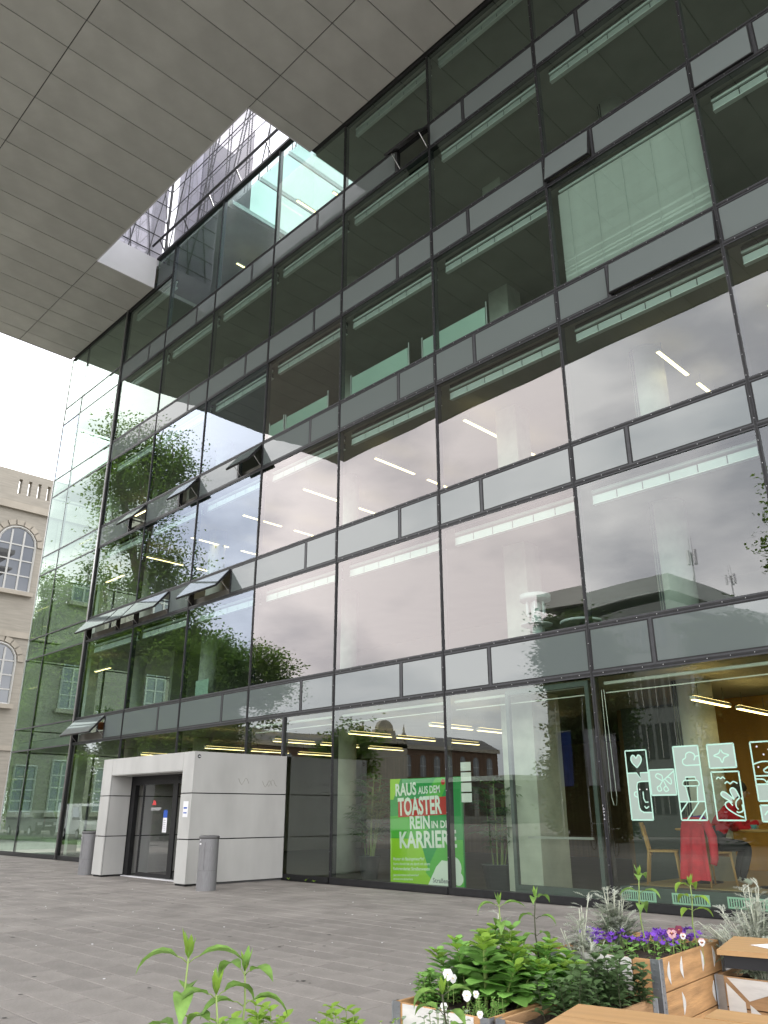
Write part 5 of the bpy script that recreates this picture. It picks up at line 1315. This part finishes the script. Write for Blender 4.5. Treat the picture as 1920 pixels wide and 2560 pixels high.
def person(label, loc, rz, bones, mats, fingers=(), extra=None, name='person'):
    """bones: list of (a, ra, b, rb, material index); grown as one continuous skin"""
    t = thing(name, label, 'person', loc, rz)
    key = {}; vs = []; es = []; rad = []
    def vid(p, r):
        k = tuple(round(c, 4) for c in p)
        if k not in key: key[k] = len(vs); vs.append(p); rad.append(r)
        return key[k]
    for a, ra, b, rb, m in bones:
        i, j = vid(a, ra), vid(b, rb); es.append((i, j))
    me = bpy.data.meshes.new('skel'); me.from_pydata(vs, es, []); o = bpy.data.objects.new('skel', me); COL.objects.link(o)
    md = o.modifiers.new('s', 'SKIN'); md.use_smooth_shade = True
    for i, v in enumerate(me.skin_vertices[0].data): v.radius = (rad[i], rad[i]); v.use_root = (i == 0)
    o.modifiers.new('d', 'SUBSURF').levels = 2
    dg = bpy.context.evaluated_depsgraph_get(); dg.update(); bm_me = bpy.data.meshes.new_from_object(o.evaluated_get(dg))
    bpy.data.objects.remove(o)
    for m in mats: bm_me.materials.append(MATS[m])
    def near(p):
        best = (1e9, 0)
        for a, ra, b, rb, m in bones:
            A, B = Vector(a), Vector(b); d = B-A; f = max(0, min(1, (p-A).dot(d)/max(d.length_squared, 1e-9))); q = (p-(A+d*f)).length-(ra+(rb-ra)*f)
            if q < best[0]: best = (q, m)
        return best[1]
    for f in bm_me.polygons: f.material_index = near(f.center); f.use_smooth = True
    bm = bmesh.new(); bm.from_mesh(bm_me)
    fb = MB()
    for hand, d, side in fingers:
        hand = Vector(hand); d = Vector(d).normalized(); side = Vector(side).normalized(); n_ = d.cross(side)
        for k, ln in enumerate((.068, .078, .072, .056)):
            c = hand+side*(k-1.5)*.019+d*.02; fb.path([c, c+d*ln*.5+n_*.004, c+d*ln-n_*.014], [.0092, .0085, .0065], 6)
        c = hand-side*.03-d*.02; fb.path([c, c+(d*.6-side)*.032, c+(d*.9-side*.9)*.055], [.011, .0095, .007], 6)
    n0 = len(bm.verts); vv = [bm.verts.new(v) for v in fb.v]
    bm.verts.ensure_lookup_table()
    for f in fb.f:
        fc = bm.faces.new([vv[i] for i in f]); fc.material_index = 0; fc.smooth = True
    bm.to_mesh(bm_me); bm.free(); bm_me.name = 'body'
    link('body', bm_me, t)
    return t
# seated figure leaning over the table, in a red jumper, legs under the chair; +y is forward
Pv, Ch, Nk = (0, .0, .56), (0, .20, .86), (0, .36, 1.02)
S = [(Pv, .135, (0, .08, .70), .125, 2), ((0, .08, .70), .125, Ch, .145, 1), (Ch, .145, Nk, .062, 1), (Nk, .062, (0, .42, 1.09), .058, 0), ((0, .42, 1.09), .058, (0, .47, 1.17), .092, 0), ((0, .47, 1.17), .092, (0, .49, 1.245), .078, 0)]
for s in (-1, 1):
    sh = (s*.17, .27, .92)
    S += [(Ch, .145, sh, .075, 1), (sh, .075, (s*.25, .36, .70), .056, 1), ((s*.25, .36, .70), .056, (s*.13, .58, .795), .042, 1), ((s*.13, .58, .795), .042, (s*.08, .66, .80), .032, 0),
          (Pv, .135, (s*.10, .10, .52), .10, 2), ((s*.10, .10, .52), .10, (s*.13, .44, .50), .07, 2), ((s*.13, .44, .50), .07, (s*.12, .30, .10), .048, 2), ((s*.12, .30, .10), .048, (s*.12, .42, .045), .036, 3)]
pr1 = person('person in red jumper bent over the round table with back turned', (-6.48, 1.12, CF), -.9, S, ('skin', 'knit_red', 'cloth_black', 'shoe_white'),
       fingers=(((-.08, .67, .80), (.3, 1, -.1), (1, -.3, 0)), ((.08, .67, .80), (-.3, 1, -.1), (1, .3, 0))))
hb = bmesh.new(); bmesh.ops.create_icosphere(hb, subdivisions=3, radius=.106)
for v in hb.verts: v.co = Vector((v.co.x*.95, v.co.y*1.05+.455-(.02 if v.co.z < 0 else 0), v.co.z*1.15+1.20+(.03 if v.co.y > .03 else 0)))
hm_ = bpy.data.meshes.new('hair'); hb.to_mesh(hm_); hb.free(); hm_.materials.append(MATS['hair_dark'])
for f in hm_.polygons: f.use_smooth = True
link('hair', hm_, pr1)
# face pieces in front of the head
for s in (-1, 1): MB().obox((s*.034, .555, 1.19), .022, .01, .012).build('eye', 'hair_dark', pr1)
MB().path([(0, .565, 1.195), (0, .59, 1.165)], [.009, .014], 6).build('nose', 'skin', pr1); MB().obox((0, .558, 1.13), .045, .01, .01).build('mouth', 'coat_red', pr1)
for s in (-1, 1): MB().obox((s*.097, .465, 1.175), .014, .035, .055).build('ear', 'skin', pr1)
# coat over the chair back
coat = thing('red_coat', 'bright red coat hanging over the chair back with purple lining showing', 'coat', (-6.5, 1.02, CF), -.22); coat.scale = (FS,)*3; pr1.scale = (1.24,)*3
cm = MB(); vs = []; nx, nz = 14, 16; cq = random.Random(6)
for j in range(nz+1):
    f = j/nz; z = .90-f*.80
    for i in range(nx+1):
        u = i/nx*2-1; w = .19+.07*f; fold = .028*math.sin(u*7+f*2)*f+.018*math.sin(u*15+1)*f
        hem = .18*f*max(0, .4-abs(u+.15)) if f > .8 else 0
        vs.append((u*w, -.26-.05*math.sin(min(1, f*4)*pi/2)-fold-.10*f*(1-abs(u)*.4), z-hem+(.02*(1-u*u) if j == 0 else 0)))
cm.add(vs, [(j*(nx+1)+i, j*(nx+1)+i+1, j*(nx+1)+i+nx+2, j*(nx+1)+i+nx+1) for j in range(nz) for i in range(nx)]).build('shell', 'coat_red', coat, True)
MB().add([(-.05, -.25, .93), (.16, -.23, .95), (.26, -.22, .80), (.20, -.22, .66), (.06, -.26, .72)], [(0, 1, 2, 3, 4)]).build('lining', 'lining_purple', coat)
MB().path([(.2, -.27, .88), (.28, -.26, .66), (.28, -.27, .38), (.26, -.29, .3)], [.06, .065, .055, .045], 10).build('sleeve', 'coat_red', coat, True)
# standing figure deep in the lobby, seen past the pillar
W = [((0, 0, .95), .14, (0, 0, 1.15), .13, 1), ((0, 0, 1.15), .13, (0, 0, 1.38), .15, 1), ((0, 0, 1.38), .15, (0, .01, 1.50), .06, 1), ((0, .01, 1.50), .06, (0, .02, 1.57), .06, 0), ((0, .02, 1.57), .06, (0, .03, 1.65), .092, 0), ((0, .03, 1.65), .092, (0, .02, 1.74), .075, 0)]
for s in (-1, 1):
    sh = (s*.18, 0, 1.42)
    W += [((0, 0, 1.38), .15, sh, .07, 1), (sh, .07, (s*.25, -.03, 1.14), .052, 1), ((s*.25, -.03, 1.14), .052, (s*.20, .16, .98), .04, 1), ((s*.20, .16, .98), .04, (s*.17, .24, .98), .032, 0),
          ((0, 0, .95), .14, (s*.10, 0, .88), .10, 2), ((s*.10, 0, .88), .10, (s*.11, .02, .48), .068, 2), ((s*.11, .02, .48), .068, (s*.11, -.02, .09), .046, 2), ((s*.11, -.02, .09), .046, (s*.12, .12, .045), .038, 3)]
pr2 = person('standing person in dark red top and black trousers deep inside the lobby', (-17.0, 9.6, .006), 2.5, W, ('skin', 'knit_red', 'cloth_black', 'rubber'),
       fingers=(((-.17, .25, .98), (.1, 1, -.3), (1, 0, 0)), ((.17, .25, .98), (-.1, 1, -.3), (1, 0, 0))))
hb = bmesh.new(); bmesh.ops.create_icosphere(hb, subdivisions=3, radius=.104)
for v in hb.verts: v.co = Vector((v.co.x*.98, v.co.y*1.05+.005, v.co.z*1.1+1.70))
hm_ = bpy.data.meshes.new('hair'); hb.to_mesh(hm_); hb.free(); hm_.materials.append(MATS['hair_dark']); link('hair', hm_, pr2)
for s in (-1, 1): MB().obox((s*.034, .115, 1.665), .022, .01, .012).build('eye', 'hair_dark', pr2)
MB().path([(0, .118, 1.66), (0, .142, 1.625)], [.009, .014], 6).build('nose', 'skin', pr2); MB().obox((0, .112, 1.59), .045, .01, .01).build('mouth', 'coat_red', pr2)
# paper notices on the pane beside the pillar
for i in range(4):
    tag(MB().box(-11.05+.0, -10.78, .02, .0215, 2.30-i*.2, 2.47-i*.2).build('paper_notice', 'paper'), '%s from the top of the paper sheets stuck in a column beside the concrete pillar' % ORD[i], 'paper', 'paper sheets on the lobby glass')
# weeds along the foot of the glass
wq = random.Random(12)
for i, (x, lab) in enumerate(((-16.4, 'tiny weed at the foot of the glass nearest the vestibule'), (-15.75, 'tiny weed at the foot of the glass left of the mullion'), (-15.45, 'tiny weed at the foot of the glass beside the mullion'))):
    t = thing('weed', lab, 'weed', (x, -.12, 0), 0, 'weeds along the glass'); lv = MB()
    for k in range(9):
        a = wq.uniform(0, 6.3); lv.leaf((0, 0, .02), (math.cos(a), math.sin(a), wq.uniform(.4, 1.5)), (0, 0, 1), wq.uniform(.05, .10), .035, .8, 3, OVAL)
    lv.build('leaves', 'leaf_lime', t)
